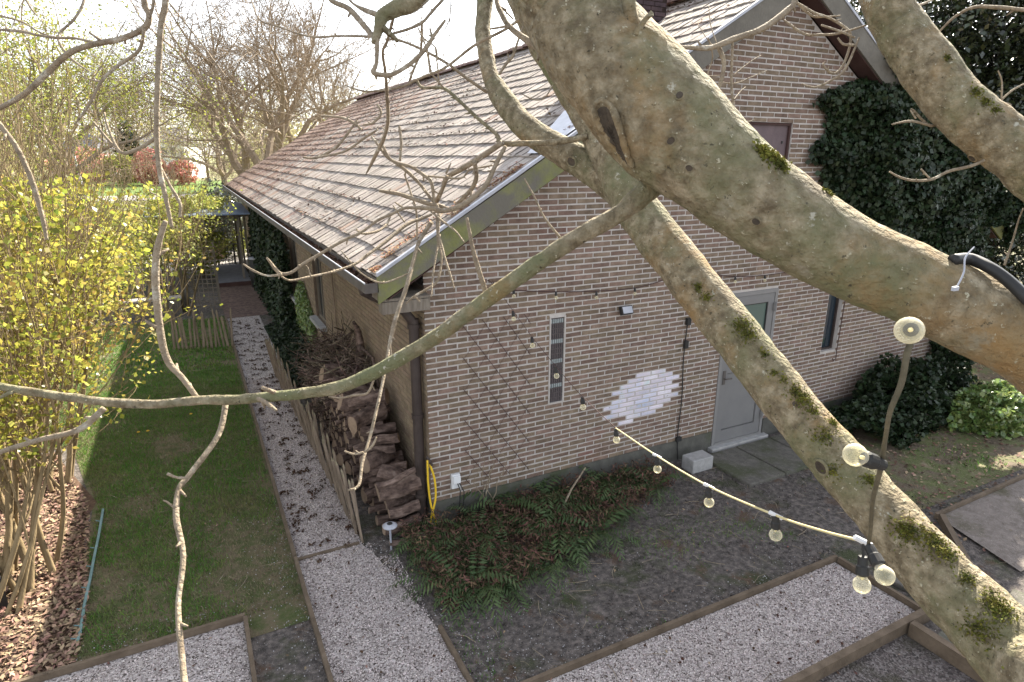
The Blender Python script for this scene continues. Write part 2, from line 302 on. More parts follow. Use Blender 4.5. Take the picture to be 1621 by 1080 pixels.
# stepping slabs
for (x, y, r, lab) in ((3.95, -3.15, .15, 'square concrete slab beside the end of the gravel terrace'), (3.5, -3.85, .1, 'square concrete slab in front of the gravel terrace corner'), (4.35, -3.9, .2, 'worn stepping slab under the lower limb of the tree'), (4.9, -4.1, 0, 'stepping slab nearest the bottom right corner')):
    b = MB(); b.box((x - .28, y - .28, .0), (x + .28, y + .28, .05), rot=Matrix.Rotation(r, 3, 'Z')); o = b.build('paving_slab', 'concrete'); tag(o, lab, 'paving slab', 'concrete slabs by the terrace')
    md = o.modifiers.new('b', 'BEVEL'); md.width = .01; md.segments = 2
# ------------------------------------------------------------------ the house
W, LEN, EAVE_X, EAVE_Z, SL, VY = 9.55, 20.9, -.51, 2.92, .609, -.26
RX = W / 2
def rz(x): return EAVE_Z + SL * (x - EAVE_X) if x < RX else EAVE_Z + SL * (W - EAVE_X - x)
def wz(x): return rz(x) - .30
house = thing('brick_house', 'long low brown brick house with a mossy tiled gable roof', 'house', (0, 0, 0))
def brick_wall(name, X0, X1, Z0, top, openings, to3, bm, mm, in_patch=None, L_=.24, H_=.0605, J=.016, depth=.006):
    """bricks as real blocks proud of a mortar sheet; to3(u,z,out)->world"""
    b = MB(); rr = random.Random(3)
    nrow = int((max(top(X0), top(X1), top((X0 + X1) / 2)) - Z0) / H_) + 1
    for r in range(nrow):
        z0 = Z0 + r * H_; z1 = z0 + H_ - J
        x = X0 - (L_ / 2 if r % 2 else 0) - rr.choice((0, 0, .0))
        while x < X1:
            a = max(x, X0); c = min(x + L_ - J, X1)
            ivs = [(a, c)]
            for (o0, o1, p0, p1) in openings:
                if z1 > p0 + .004 and z0 < p1 - .004:
                    nx = []
                    for (i0, i1) in ivs:
                        if i1 <= o0 or i0 >= o1: nx.append((i0, i1)); continue
                        if i0 < o0: nx.append((i0, o0))
                        if i1 > o1: nx.append((o1, i1))
                    ivs = nx
            for (i0, i1) in ivs:
                if i1 - i0 < .03: continue
                if z1 > min(top(i0), top(i1)):
                    for tr in range(4):
                        if top(i0) < top(i1): i0 += (i1 - i0) * .3
                        else: i1 -= (i1 - i0) * .3
                        if z1 <= min(top(i0), top(i1)): break
                    if z1 > min(top(i0), top(i1)) + .02: continue
                d = depth + rr.uniform(-.002, .003); e = .004; mi = 0
                if in_patch and in_patch((i0 + i1) / 2, (z0 + z1) / 2): mi = 2
                j = [rr.uniform(-.0025, .0025) for _ in range(4)]
                vs = [to3(i0, z0 + j[0], 0), to3(i1, z0 + j[1], 0), to3(i1, z1 + j[2], 0), to3(i0, z1 + j[3], 0), to3(i0 + e, z0 + e + j[0], d), to3(i1 - e, z0 + e + j[1], d), to3(i1 - e, z1 - e + j[2], d), to3(i0 + e, z1 - e + j[3], d)]
                b.add(vs, ((4, 5, 6, 7), (0, 1, 5, 4), (1, 2, 6, 5), (2, 3, 7, 6), (3, 0, 4, 7)), mi)
            x += L_
    xs = sorted(set([X0, X1] + [o for q in openings for o in q[:2]] + ([RX] if X0 < RX < X1 and top(RX) > top(X0) else [])))
    for a, c in zip(xs, xs[1:]):
        mid = (a + c) / 2; hs = sorted([(q[2], q[3]) for q in openings if q[0] < mid < q[1]]); z = Z0
        for (p0, p1) in hs:
            if p0 > z: b.add([to3(a, z, 0), to3(c, z, 0), to3(c, p0, 0), to3(a, p0, 0)], [(0, 1, 2, 3)], 1)
            for (s0, s1) in ((a, p0), (c, p0)):   # jambs
                if not any(abs(s0 - q[0]) < 1e-6 or abs(s0 - q[1]) < 1e-6 for q in openings): continue
                b.add([to3(s0, p0, 0), to3(s0, p0, -.14), to3(s0, p1, -.14), to3(s0, p1, 0)], [(0, 1, 2, 3)], 1)
            b.add([to3(a, p0, 0), to3(c, p0, 0), to3(c, p0, -.14), to3(a, p0, -.14)], [(0, 1, 2, 3)], 1)
            b.add([to3(a, p1, 0), to3(c, p1, 0), to3(c, p1, -.14), to3(a, p1, -.14)], [(0, 1, 2, 3)], 1)
            z = p1
        b.add([to3(a, z, 0), to3(c, z, 0), to3(c, top(c), 0), to3(a, top(a), 0)], [(0, 1, 2, 3)], 1)
    return b.build(name, [bm, mm] + (['whitepatch'] if in_patch else []), house)
pr = random.Random(11)
def in_patch(x, z):
    dx = (x - 2.93) / .56; dz = (z - 1.05 - .06 * dx) / .33
    return dx * dx + dz * dz < 1 + pr.uniform(-.35, .18)  # bricks inside a ragged ellipse take a bluish white tone
DOOR = (4.16, 5.14, .07, 2.26); SLIT = (1.475, 1.69, 1.2, 2.26); NARROW = (6.24, 6.57, 1.17, 2.13); LOFT = (3.70, 5.03, 3.62, 4.41)
brick_wall('gable_wall', 0, W, .30, wz, [DOOR, SLIT, NARROW, LOFT], lambda u, z, o: (u, -o, z), 'brick', 'mortar', in_patch)
SWIN = (5.5, 6.45, .98, 2.36); SWIN2 = (8.3, 9.3, .9, 2.3)
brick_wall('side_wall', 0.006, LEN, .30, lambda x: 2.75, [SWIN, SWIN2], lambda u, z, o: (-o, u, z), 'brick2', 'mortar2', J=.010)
b = MB()
for a, c in ((-.008, DOOR[0] - .02), (DOOR[1] + .02, W)): b.box((a, -.010, -.1), (c, .2, .298))
b.box((-.010, .0, -.1), (.2, LEN, .296)); b.build('plinth', 'plinth', house)
b = MB(); b.box((W, 0.01, 0), (W + .01, LEN, 2.75)); b.box((0, LEN, 0), (W, LEN + .01, 2.75)); b.build('rear_wall', 'brick2', house)
# roof slopes with real tiles
def tiles(name, side, m):
    b = MB(); rr = random.Random(5); th = math.atan(SL); cx = math.cos(th)
    slen = (RX - EAVE_X) / cx; nrow = 21; cl = slen / nrow; tw = .185; ncol = int((LEN - VY + .3) / tw)
    sgn = 1 if side == 0 else -1; x0 = EAVE_X if side == 0 else W - EAVE_X
    def Q(s, y, h):  # s along slope from eave, h normal
        return (x0 + sgn * (s * cx - h * math.sin(th)), y, EAVE_Z + s * math.sin(th) + h * cx)
    # sheet
    b.add([Q(0, VY, -.02), Q(0, LEN + .3, -.02), Q(slen, LEN + .3, -.02), Q(slen, VY, -.02)], [(0, 1, 2, 3) if side else (3, 2, 1, 0)], 1)
    b.add([Q(0, VY, -.05), Q(0, LEN + .3, -.05), Q(slen, LEN + .3, -.05), Q(slen, VY, -.05)], [(0, 1, 2, 3)], 1)
    for r in range(nrow):
        off = (r % 2) * tw / 2
        for c in range(-1, ncol + 1):
            y0 = VY + .03 + c * tw + off; y1 = y0 + tw - rr.uniform(.012, .036)
            y0 = max(y0, VY + .02); y1 = min(y1, LEN + .3)
            if y1 - y0 < .04: continue
            s0 = r * cl - .02 + rr.uniform(-.012, .012); s1 = (r + 1) * cl + .03; h0 = .027 + rr.uniform(-.004, .005); h1 = .004; k = rr.uniform(-.004, .004)
            top = [Q(s0, y0, h0 - .004), Q(s0, (y0 + y1) / 2, h0 - .003 + k * .5), Q(s0, y1, h0 - .004 + k), Q(s1, y1, h1), Q(s1, (y0 + y1) / 2, h1 + .001), Q(s1, y0, h1)]
            bot = [Q(s0, y0, h0 - .02), Q(s0, y1, h0 - .02), Q(s1, y1, -.012), Q(s1, y0, -.012)]
            if rr.random() < .75:
                l0 = .0 if rr.random() < .7 else rr.uniform(0, .12); l1 = min(cl, l0 + rr.uniform(.05, .26)); wd = rr.uniform(.009, .026); sa = s0 + l0; sb = s0 + l1; ha = h0 + .003 - (h0 - h1) * l0 / cl; hb = h0 + .003 - (h0 - h1) * l1 / cl; ym = y0 - .008
                q4 = [Q(sa, ym - wd / 2, ha), Q(sa, ym + wd / 2, ha), Q(sb, ym + wd * .2, hb), Q(sb, ym - wd * .3, hb)]
                b.add(q4, [(0, 1, 2, 3) if side else (3, 2, 1, 0)], 1)
            far = y0 > 12 + rr.uniform(-5, 6) or rr.random() < .02
            b.add(top + bot, ((0, 1, 4, 5) if side else (5, 4, 1, 0), (1, 2, 3, 4) if side else (4, 3, 2, 1), (6, 7, 2, 1, 0), (0, 5, 9, 6), (2, 7, 8, 3)), 2 if far else 0)
    return b.build(name, ['tile', 'underlay', 'tile_old'], house), Q, slen
roof, QL, SLEN = tiles('roof', 0, 'tile'); tiles('roof', 1, 'tile')
b = MB(); y = VY
while y < LEN + .25:
    ring = []
    for k in range(7):
        a = math.pi * k / 6; ring.append((math.cos(a) * .13, math.sin(a) * .09 - .035))
    j = rnd.uniform(-.008, .008); rzt = EAVE_Z + SL * (RX - EAVE_X) + .045 + j
    vs = [(RX + x, y, rzt + z) for x, z in ring] + [(RX + x * 1.1, y + .34, rzt + z * 1.1 + .012) for x, z in ring]
    b.add(vs, [(k, k + 1, k + 8, k + 7) for k in range(6)] + [tuple(range(6, -1, -1)), tuple(range(7, 14))]); y += .33
o = b.build('ridge', 'ridge', roof)
# moss tufts and dry leaves on the slope, near the verge
pts = []
nr = np.random.RandomState(4)
for k in range(5200):
    t = nr.random(); s = (nr.random() ** 1.3) * 2.9; y = VY + .06 + abs(nr.normal()) * .10 * (1 + .7 * (s < 1.6)) + (s < .9) * nr.random() * .1
    if noise.noise(V((s * 3.2, y * 3, 2))) < -.05: continue
    pts.append(QL(s, y, .045 + nr.random() * .01))
bulk('leaf_litter', leaves(pts, .022, nr, .7), 4, 'rust_leaf', roof)['kind'] = 'stuff'
pts = []
for k in range(15000):
    r = nr.randint(0, 21); y = nr.random() ** .8 * 19; s = r * SLEN / 21 - .01 + nr.normal() * .02 + (nr.random() < .35) * nr.random() * .28
    if noise.noise(V((s * .9, y * .7, 5))) + .035 * (y - 3) < nr.random() * .45: continue
    if 0 < s < SLEN: pts.append(QL(s, y, .035 + nr.random() * .01))
bulk('moss', leaves(pts, .045, nr, .7), 4, 'bracken', roof)['kind'] = 'stuff'
# barge boards, verge trims, soffits
def barge(side):
    sg = 1 if side == 0 else -1; x0 = EAVE_X if side == 0 else W - EAVE_X
    def L3(x, y, dz): return (x, y, (EAVE_Z + SL * abs(x - x0)) + dz)
    xa = x0 - sg * .02; xb = RX
    def strip(b, y0, y1, d0, d1, xs, mi):
        for a, c in zip(xs, xs[1:]):
            vs = [L3(a, y0, d0), L3(c, y0, d0), L3(c, y0, d1), L3(a, y0, d1), L3(a, y1, d0), L3(c, y1, d0), L3(c, y1, d1), L3(a, y1, d1)]
            b.add(vs, ((0, 1, 2, 3), (7, 6, 5, 4), (0, 4, 5, 1), (1, 5, 6, 2), (2, 6, 7, 3), (3, 7, 4, 0)), mi)
    b = MB(); strip(b, VY, VY + .028, -.26, .0, [xa, x0 + sg * 1.3], 0); strip(b, VY, VY + .028, -.26, 0, [x0 + sg * 1.3, x0 + sg * 2.6], 0); strip(b, VY, VY + .028, -.26, 0, [x0 + sg * 2.6, xb], 1)
    b.build('barge_board', ['barge', 'barge_dark'], house)
    b = MB(); strip(b, VY - .010, VY + .035, .002, .034, [xa, xb], 0); b.build('verge_trim', 'zinc', house)
    b = MB(); strip(b, VY + .03, .0, -.275, -.262, [xa + sg * .1, xb], 0); b.build('soffit', 'soffit', house)
barge(0); barge(1)
# zinc patch by the verge, chimney
b = MB(); pz = [QL(s, y, .052) for s, y in ((2.05, VY + .05), (2.05, VY + .34), (2.95, .62), (3.10, .35), (2.75, VY + .05))]; b.add(pz, [(0, 1, 2, 3, 4)]); b.build('flashing', 'zinc', roof)
CHX, CHY, CHW, CHD = 3.70, 1.75, .60, .60
b = MB(); rr = random.Random(9)
for r in range(24):
    z0 = 5.2 + r * .0605
    for (sx, sy, ex, ey) in ((0, 0, 1, 0), (0, 0, 0, 1), (1, 0, 1, 1)):
        for k in range(3):
            o_ = (r % 2) * .1; f0 = max(0, k * .333 + o_ - .1); f1 = min(1, f0 + .31)
            xa = CHX + CHW * (sx + (ex - sx) * f0); xb = CHX + CHW * (sx + (ex - sx) * f1); ya = CHY + CHD * (sy + (ey - sy) * f0); yb = CHY + CHD * (sy + (ey - sy) * f1)
            p = .006
            b.box((min(xa, xb) - (p if sx == ex else 0), min(ya, yb) - (p if sy == ey else 0), z0), (max(xa, xb) + (p if sx == ex else 0), max(ya, yb) + (p if sy == ey else 0), z0 + .05))
b.box((CHX, CHY, 5.0), (CHX + CHW, CHY + CHD, 6.66), 1); b.box((CHX - .05, CHY - .05, 6.66), (CHX + CHW + .05, CHY + CHD + .05, 6.74), 1)
b.build('chimney', ['redbrick', 'underlay'], roof)
# eave box, gutter, downpipe
b = MB(); b.box((EAVE_X + .03, VY + .04, EAVE_Z - .24), (-.012, LEN, EAVE_Z - .215)); b.box((EAVE_X + .005, VY + .04, EAVE_Z - .24), (EAVE_X + .03, LEN, EAVE_Z - .03)); b.build('eave_soffit', 'greywood', house)
b = MB(); b.box((EAVE_X + .02, VY + .034, EAVE_Z - .36), (-.012, VY + .16, EAVE_Z - .245)); b.build('eave_return', 'greywood', house)
gut = MB(); gx0, gx1, gz0, gz1 = EAVE_X - .14, EAVE_X - .012, EAVE_Z - .135, EAVE_Z - .045
ya, yb = VY - .0, LEN + .3
gut.box((gx0, ya, gz0), (gx0 + .008, yb, gz1)); gut.box((gx1 - .008, ya, gz0), (gx1, yb, gz1)); gut.box((gx0 + .008, ya, gz0), (gx1 - .008, yb, gz0 + .008)); gut.box((gx0 + .008, ya, gz0 + .008), (gx1 - .008, ya + .008, gz1))
gut.tube([(gx0 + .002, ya, gz1 + .004), (gx0 + .002, yb, gz1 + .004)], .008, 6, 1)
go = gut.build('gutter', ['gutterm', 'zinc'], house)
nr = np.random.RandomState(9); n = 9000
pts = np.stack([gx0 + .02 + nr.random(n) * .115, ya + .01 + nr.random(n) ** 1.3 * (yb - ya), gz1 - .045 + nr.random(n) * .035], 1)
bulk('leaf_debris', leaves(pts, .035, nr, .5), 4, ['debris', 'bracken'], go, nr.randint(0, 2, n))['kind'] = 'stuff'
b = MB(); b.box((gx0 + .006, ya + .01, gz0 + .01), (gx1 - .01, yb - .01, gz1 - .05)); b.build('gutter_silt', 'debris', go)
b = MB(); px, py = -.085, .10
b.tube([(gx0 + .07, py + .02, gz0 - .0), (gx0 + .07, py + .02, gz0 - .05), (px - .1, py, 2.5), (px, py, 2.36)], .05, 12); b.tube([(px, py, 2.4), (px, py, .0)], .055, 14)
for z in (2.3, 1.3, .35): b.tube([(px, py, z), (px, py, z + .05)], .066, 14)
b.build('downpipe', 'pipe', house, smooth=False)
# door
def frame_rect(b, x0, x1, z0, z1, t, y0, y1, mi=0):
    b.box((x0, y0, z0), (x0 + t, y1, z1), mi); b.box((x1 - t, y0, z0), (x1, y1, z1), mi); b.box((x0 + t, y0, z1 - t), (x1 - t, y1, z1), mi)
    b.box((x0 + t, y0, z0), (x1 - t, y1, z0 + t), mi)
x0, x1, z0, z1 = DOOR
b = MB(); b.box((x0 + .002, -.012, z0), (x0 + .05, .1, z1 - .002)); b.box((x1 - .05, -.012, z0), (x1 - .002, .1, z1 - .002)); b.box((x0 + .05, -.012, z1 - .055), (x1 - .05, .1, z1 - .002)); b.box((x0 + .05, -.012, z0), (x1 - .05, .1, z0 + .03)); dfr = b.build('door_frame', 'upvc2', house)
b = MB(); a0, a1, c0, c1 = x0 + .055, x1 - .055, z0 + .035, z1 - .06
b.box((a0, -.004, c0), (a0 + .11, .06, c1)); b.box((a1 - .11, -.004, c0), (a1, .06, c1)); b.box((a0 + .11, -.004, c1 - .12), (a1 - .11, .06, c1)); b.box((a0 + .11, -.004, c0), (a1 - .11, .06, c0 + .17)); b.box((a0 + .11, -.004, 1.13), (a1 - .11, .06, 1.25))
b.box((a0 + .125, .010, c0 + .185), (a1 - .125, .055, 1.115)); b.box((a0 + .11, .030, c0 + .17), (a1 - .11, .05, 1.13))
door = b.build('door', 'upvc', house)
b = MB(); b.box((a0 + .11, .018, 1.25), (a1 - .11, .03, c1 - .12)); b.build('door_pane', 'doorglass', door)
b = MB(); frame_rect(b, a0 + .11, a1 - .11, 1.25, c1 - .12, .012, .004, .02); b.build('pane_seal', 'black', door)
for z in (.35, 1.95):
    b = MB(); b.box((a1 - .015, -.035, z), (a1 + .02, -.012, z + .11)); b.tube([(a1 + .005, -.04, z - .01), (a1 + .005, -.04, z + .12)], .012, 8); b.build('hinge', 'upvc2', door)
b = MB(); b.tube([(a0 + .06, -.01, 1.07), (a0 + .06, -.05, 1.07), (a0 + .16, -.055, 1.07)], .011, 8); b.box((a0 + .035, -.014, .98), (a0 + .085, -.004, 1.18)); b.build('handle', 'gutterm', door)
b = MB(); b.box((x0 - .06, -.10, .0), (x1 + .07, .08, z0 - .001)); o = b.build('door_sill', 'sillstone', house); md = o.modifiers.new('b', 'BEVEL'); md.width = .008
# slit window, narrow window, loft hatch, side windows
x0, x1, z0, z1 = SLIT
win = MB(); win.box((x0, -.010, z0), (x0 + .018, .04, z1)); win.box((x1 - .018, -.010, z0), (x1, .04, z1)); win.box((x0 + .018, -.006, z0), (x1 - .018, .04, z0 + .015)); win.box((x0 + .018, -.006, z1 - .015), (x1 - .018, .04, z1))
sw = win.build('slit_window', 'mortar', house)
b = MB(); b.box((x0 + .018, .015, z0 + .015), (x1 - .018, .03, z1 - .015)); b.build('window_pane', 'winglass', sw)
b = MB(); nb = 17
for r in range(nb):
    za = z0 + .02 + r * (z1 - z0 - .04) / nb; zb = za + (z1 - z0 - .04) / nb - .012; pale = r in (3, 8, 12, 16)
    for k in range(6):
        xa = x0 + .022 + k * .0287; b.box((xa, .004 if pale else .008, za), (xa + .019, .014, zb), 1 if pale else 0)
    b.box((x0 + .018, .004, zb), (x1 - .018, .014, zb + .009), 0)
b.build('window_lattice', ['lace', 'laceband'], sw)
x0, x1, z0, z1 = NARROW
b = MB(); b.box((x0, .09, z0), (x1, .11, z1)); nw = b.build('narrow_window', 'winglass', house)
b = MB(); frame_rect(b, x0, x1, z0, z1, .03, .06, .088); b.build('window_frame', 'pipe', nw)
b = MB(); b.tube([(x1 + .03, -.02, z1 + .1), (x1 + .01, -.02, z0 - .02), (x1 + .0, -.035, z0 - .14), (x1 - .05, -.035, z0 - .17), (x1 - .08, -.035, z0 - .13)], .007, 6); tag(b.build('iron_hook_bar', 'soffit'), 'thin rusty iron bar with a hooked end beside the narrow window', 'iron bar')
x0, x1, z0, z1 = LOFT
b = MB(); b.box((x0, .05, z0), (x1, .12, z1)); lh = b.build('loft_hatch', 'loft', house)
b = MB(); frame_rect(b, x0, x1, z0, z1, .03, .02, .048); b.build('hatch_frame', 'soffit', lh)
b = MB(); b.box((x1 - .12, .038, 4.16), (x1 - .10, .048, 4.19)); b.build('latch', 'black', lh)
for (w0, w1, zz0, zz1) in (SWIN, SWIN2):
    b = MB(); b.box((.09, w0, zz0), (.11, w1, zz1)); so = b.build('side_window', 'winglass', house)
    b = MB()
    for (ya, yb_) in ((w0, w0 + .05), (w1 - .05, w1), ((w0 + w1) / 2 - .03, (w0 + w1) / 2 + .03)): b.box((.05, ya, zz0 + .05), (.088, yb_, zz1 - .05))
    b.box((.05, w0, zz0), (.088, w1, zz0 + .05)); b.box((.05, w0, zz1 - .05), (.088, w1, zz1)); b.build('window_frame', 'greywood', so)
    b = MB(); b.box((-.13, w0 - .06, zz0 - .07), (.048, w1 + .06, zz0 - .001)); b.build('window_sill', 'sillstone', so)
# ------------------------------------------------------------------ things on the gable wall
t = thing('floodlight', 'small black floodlight mounted high on the gable wall', 'floodlight', (2.5, 0, 2.25))
b = MB(); b.box((2.43, -.03, 2.24), (2.57, -.007, 2.28)); put(b.build('bracket', 'black'), t)
b = MB(); R_ = Matrix.Rotation(math.radians(-25), 3, 'X'); b.box((2.42, -.085, 2.19), (2.58, -.03, 2.29), rot=R_); put(b.build('housing', 'black'), t)
b = MB(); b.box((2.432, -.091, 2.20), (2.568, -.086, 2.28), rot=R_, c=(2.5, -.0575, 2.24)); put(b.build('lens', 'zinc'), t)
t = thing('wall_socket', 'white weatherproof power socket low on the gable wall with black cables', 'power socket', (.28, 0, .5))
b = MB(); b.box((.23, -.05, .43), (.33, -.007, .60)); b.box((.24, -.075, .50), (.325, -.05, .59)); o = put(b.build('socket_box', 'white'), t); md = o.modifiers.new('b', 'BEVEL'); md.width = .006; md.segments = 2
b = MB(); b.tube([(.29, -.06, .50), (.31, -.09, .42), (.315, -.06, .28), (.30, -.05, .05)], .006, 6); b.tube([(.31, -.06, .50), (.35, -.10, .40), (.36, -.06, .25), (.34, -.05, .05)], .006, 6); put(b.build('cable', 'black'), t)
t = thing('garden_hose', 'yellow garden hose hanging in a loop beside the downpipe', 'garden hose', (.0, -.04, .4))
pts, r_ = smooth_path([((-.05, -.06, .86), .011), ((-.055, -.07, .6), .011), ((-.04, -.08, .35), .011), ((.005, -.09, .12), .011), ((.03, -.09, .06), .011)], 6)
b = MB(); b.tube(pts, r_, 8)
pts, r_ = smooth_path([((-.02, -.05, .80), .012), ((.02, -.07, .62), .012), ((.02, -.08, .40), .012), ((-.03, -.09, .22), .012), ((-.05, -.09, .12), .012), ((.0, -.10, .07), .012)], 6); b.tube(pts, r_, 8); put(b.build('hose_loop', 'hose', smooth=True), t)
b = MB(); b.tube([(-.04, -.02, .88), (-.02, -.06, .84), (.0, -.06, .79)], .015, 8); put(b.build('tap', 'rust_leaf' if 0 else 'pipe'), t)
b = MB(); pts, r_ = smooth_path([((3.52, -.02, 1.98), .007), ((3.50, -.02, 1.5), .007), ((3.53, -.02, .9), .007), ((3.51, -.02, .4), .007), ((3.54, -.03, .02), .007)], 5); b.tube(pts, r_, 6)
b.box((3.49, -.05, 1.93), (3.55, -.008, 2.02)); b.box((3.485, -.05, 1.62), (3.54, -.008, 1.72)); b.box((3.48, -.05, .30), (3.56, -.011, .36)); tag(b.build('wall_cable', 'black'), 'black cable running down the gable wall beside the white patch', 'cable')
b = MB(); b.box((3.45, -.42, .0), (3.80, -.20, .19)); o = b.build('concrete_block', 'sillstone'); tag(o, 'rough grey concrete block standing at the foot of the gable wall', 'concrete block'); md = o.modifiers.new('b', 'BEVEL'); md.width = .012; md.segments = 2
b = MB()
for i in range(3): b.box((3.86 + i * .66, -1.0, -.02), (4.505 + i * .66, -.13, .045 + .004 * i))
o = b.build('concrete_pad', 'concrete'); tag(o, 'mossy grey concrete pad in front of the grey door', 'paving'); md = o.modifiers.new('b', 'BEVEL'); md.width = .01
# trellis
t = thing('wire_trellis', 'thin brown diamond trellis on the gable wall left of the slit window', 'trellis', (.8, -.02, 1.3))
b = MB(); tx0, tx1, tz0, tz1 = .40, 1.22, .42, 2.34; sl = -1.42
def clipline(x, z, m):
    pts = []
    for xx in (tx0, tx1):
        zz = z + m * (xx - x)
        if tz0 <= zz <= tz1: pts.append((xx, zz))
    for zz in (tz0, tz1):
        xx = x + (zz - z) / m
        if tx0 < xx < tx1: pts.append((xx, zz))
    return pts[:2]
for k in range(-6, 7):
    for m_, yy, rr_ in ((sl, -.022, .0038), (-sl, -.012, .0018)):
        q = clipline(.8, 1.38 + k * .36, m_)
        if len(q) == 2: b.tube([(q[0][0], yy, q[0][1]), ((q[0][0] + q[1][0]) / 2, yy - .004, (q[0][1] + q[1][1]) / 2), (q[1][0], yy, q[1][1])], rr_, 5)
put(b.build('lattice', 'soffit'), t)
b = MB()
for st in range(5):
    x = .62 + .04 * st; z = .02; pts = [(x, -.1, z)]
    for k in range(7): x += rnd.uniform(-.09, .09); z += rnd.uniform(.07, .16); pts.append((x, -.04 - rnd.random() * .04, z))
    b.tube(pts, [.008 - .0009 * i for i in range(8)], 5)
tag(b.build('climbing_plant', 'bark2'), 'small bare climbing plant stem rising from the ferns onto the trellis', 'climbing plant')
# ------------------------------------------------------------------ woodpile
lr = random.Random(21)
def pile_h(y): return min(1.18, .42 + .62 * max(0, y - .05)) if y < 2.5 else max(.5, 1.18 - .5 * (y - 2.5))
def log_mesh(nm, L_, R_):
    b = MB(); n = 12; sq = lr.uniform(.62, 1); ang = [R_ * (1 + lr.uniform(-.09, .09)) for _ in range(n)]; rings = 5
    for i in range(rings + 1):
        x = -L_ / 2 + L_ * i / rings; by = .02 * math.sin(i); 
        for k in range(n):
            a = 2 * math.pi * k / n; r = ang[k] * (1 + lr.uniform(-.03, .03)); b.v.append((x, math.cos(a) * r * sq + by, math.sin(a) * r))
    for i in range(rings):
        for k in range(n): a = i * n + k; c = i * n + (k + 1) % n; b.f.append((a, a + n, c + n, c)); b.m.append(0)
    b.f.append(tuple(range(n))); b.m.append(1); b.f.append(tuple(rings * n + k for k in reversed(range(n)))); b.m.append(1)
    me = b.build('firewood_log', ['log', 'logend']); return me
protos = [log_mesh('l', L_, R_) for (L_, R_) in ((.42, .085), (.34, .06), (.44, .042), (.38, .034), (.42, .072))]
used = [False] * 5; nlog = 0
def place_log(x, y, z, k, tilt, yaw, lab, grp='firewood logs stacked against the side wall'):
    global nlog
    if used[k]: o = protos[k].copy(); COL.objects.link(o)
    else: o = protos[k]; used[k] = True
    o.location = (x, y, z); o.rotation_euler = (lr.uniform(0, 6.28), tilt, yaw); nlog += 1; tag(o, lab, 'firewood log', grp)
big = 'thickest round log in the woodpile, near the wall corner'
place_log(-.33, .12, .52, 0, -.05, -.05, big)
protos[0].scale = (1.1, 1.35, 1.35)
place_log(-.34, .03, .10, 4, .03, .04, 'log lying on the ground at the front end of the woodpile'); place_log(-.31, .02, .29, 1, -.04, -.06, 'rough log second from the ground at the front end of the woodpile')
place_log(-.36, -.22, .07, 3, .0, -.15, 'short split log lying in front of the woodpile next to the ferns')
place_log(-.38, .02, .69, 2, -.22, -.12, 'slim pale log resting on top of the thickest log')
y = .3
while y < 4.2:
    z = .09; hh = pile_h(y)
    while z < hh:
        k = lr.choice((0, 1, 1, 2, 3, 4)); R_ = (.085, .06, .042, .034, .072)[k]
        top = z > hh - .22
        place_log(-.33 + lr.uniform(-.13, .06), y + lr.uniform(-.07, .07), z + lr.uniform(-.02, .02), k, lr.uniform(-.16, .16) * (2.4 if top else 1), lr.uniform(-.25, .25) * (2.6 if top else 1), 'rough barked firewood log in the stack between the paling fence and the side wall')
        z += R_ * 1.9
    y += lr.uniform(.10, .17)
protos[0].scale = (1.1, 1.35, 1.35)
# brush heap of twigs and roots (uncountable)
b = MB()
for k in range(900):
    y = 1.6 + abs(lr.gauss(0, 1)) * 1.1 + lr.random() * 1.4; x = lr.uniform(-.72, -.06); hmax = 1.5 + .35 * noise.noise(V((y * 1.7, 0, 0))) - .14 * abs(y - 2.7) ** 1.5
    z = max(.05, hmax * (1 - ((x + .2) / .6) ** 2 * .7) * lr.uniform(.55, 1)); d = V((lr.uniform(-1, 1), lr.uniform(-1, 1), lr.uniform(-.35, .55))).normalized(); L_ = lr.uniform(.2, .55)
    p = V((x, y, z)); q = p + d * L_; q.x = min(-.03, max(-.8, q.x)); q.z = max(.03, q.z); mid = (p + q) / 2 + V((lr.uniform(-.03, .03), lr.uniform(-.03, .03), lr.uniform(-.03, .03))); mid.x = min(-.03, mid.x)
    r = lr.choice((.004, .006, .009, .013)); b.tube([p, mid, q], [r, r * .85, r * .5], 5)
o = b.build('brush_heap', 'log'); tag(o, 'heap of dead twigs and roots piled behind the firewood', 'brush heap', kind='stuff')
b = MB(); b.tube(*smooth_path([((-.2, 2.3, .9), .06), ((-.14, 2.4, 1.3), .07), ((-.12, 2.4, 1.62), .05), ((-.2, 2.35, 1.85), .02)], 4), 10, lump=.3); b.tube([(-.12, 2.4, 1.6), (-.3, 2.5, 1.8), (-.34, 2.4, 2.0)], [.02, .013, .006], 6); b.tube([(-.14, 2.4, 1.5), (-.08, 1.9, 1.45), (-.1, 1.6, 1.1)], [.025, .02, .01], 6)
tag(b.build('tree_stump', 'log', smooth=True), 'dark dead stump leaning on the side wall behind the brush heap', 'tree stump')
b = MB(); b.tube([(-.03, 4.35, .3), (-.05, 4.4, 2.55)], .014, 6); tag(b.build('bamboo_cane', 'pale'), 'thin upright cane leaning against the side wall', 'cane')
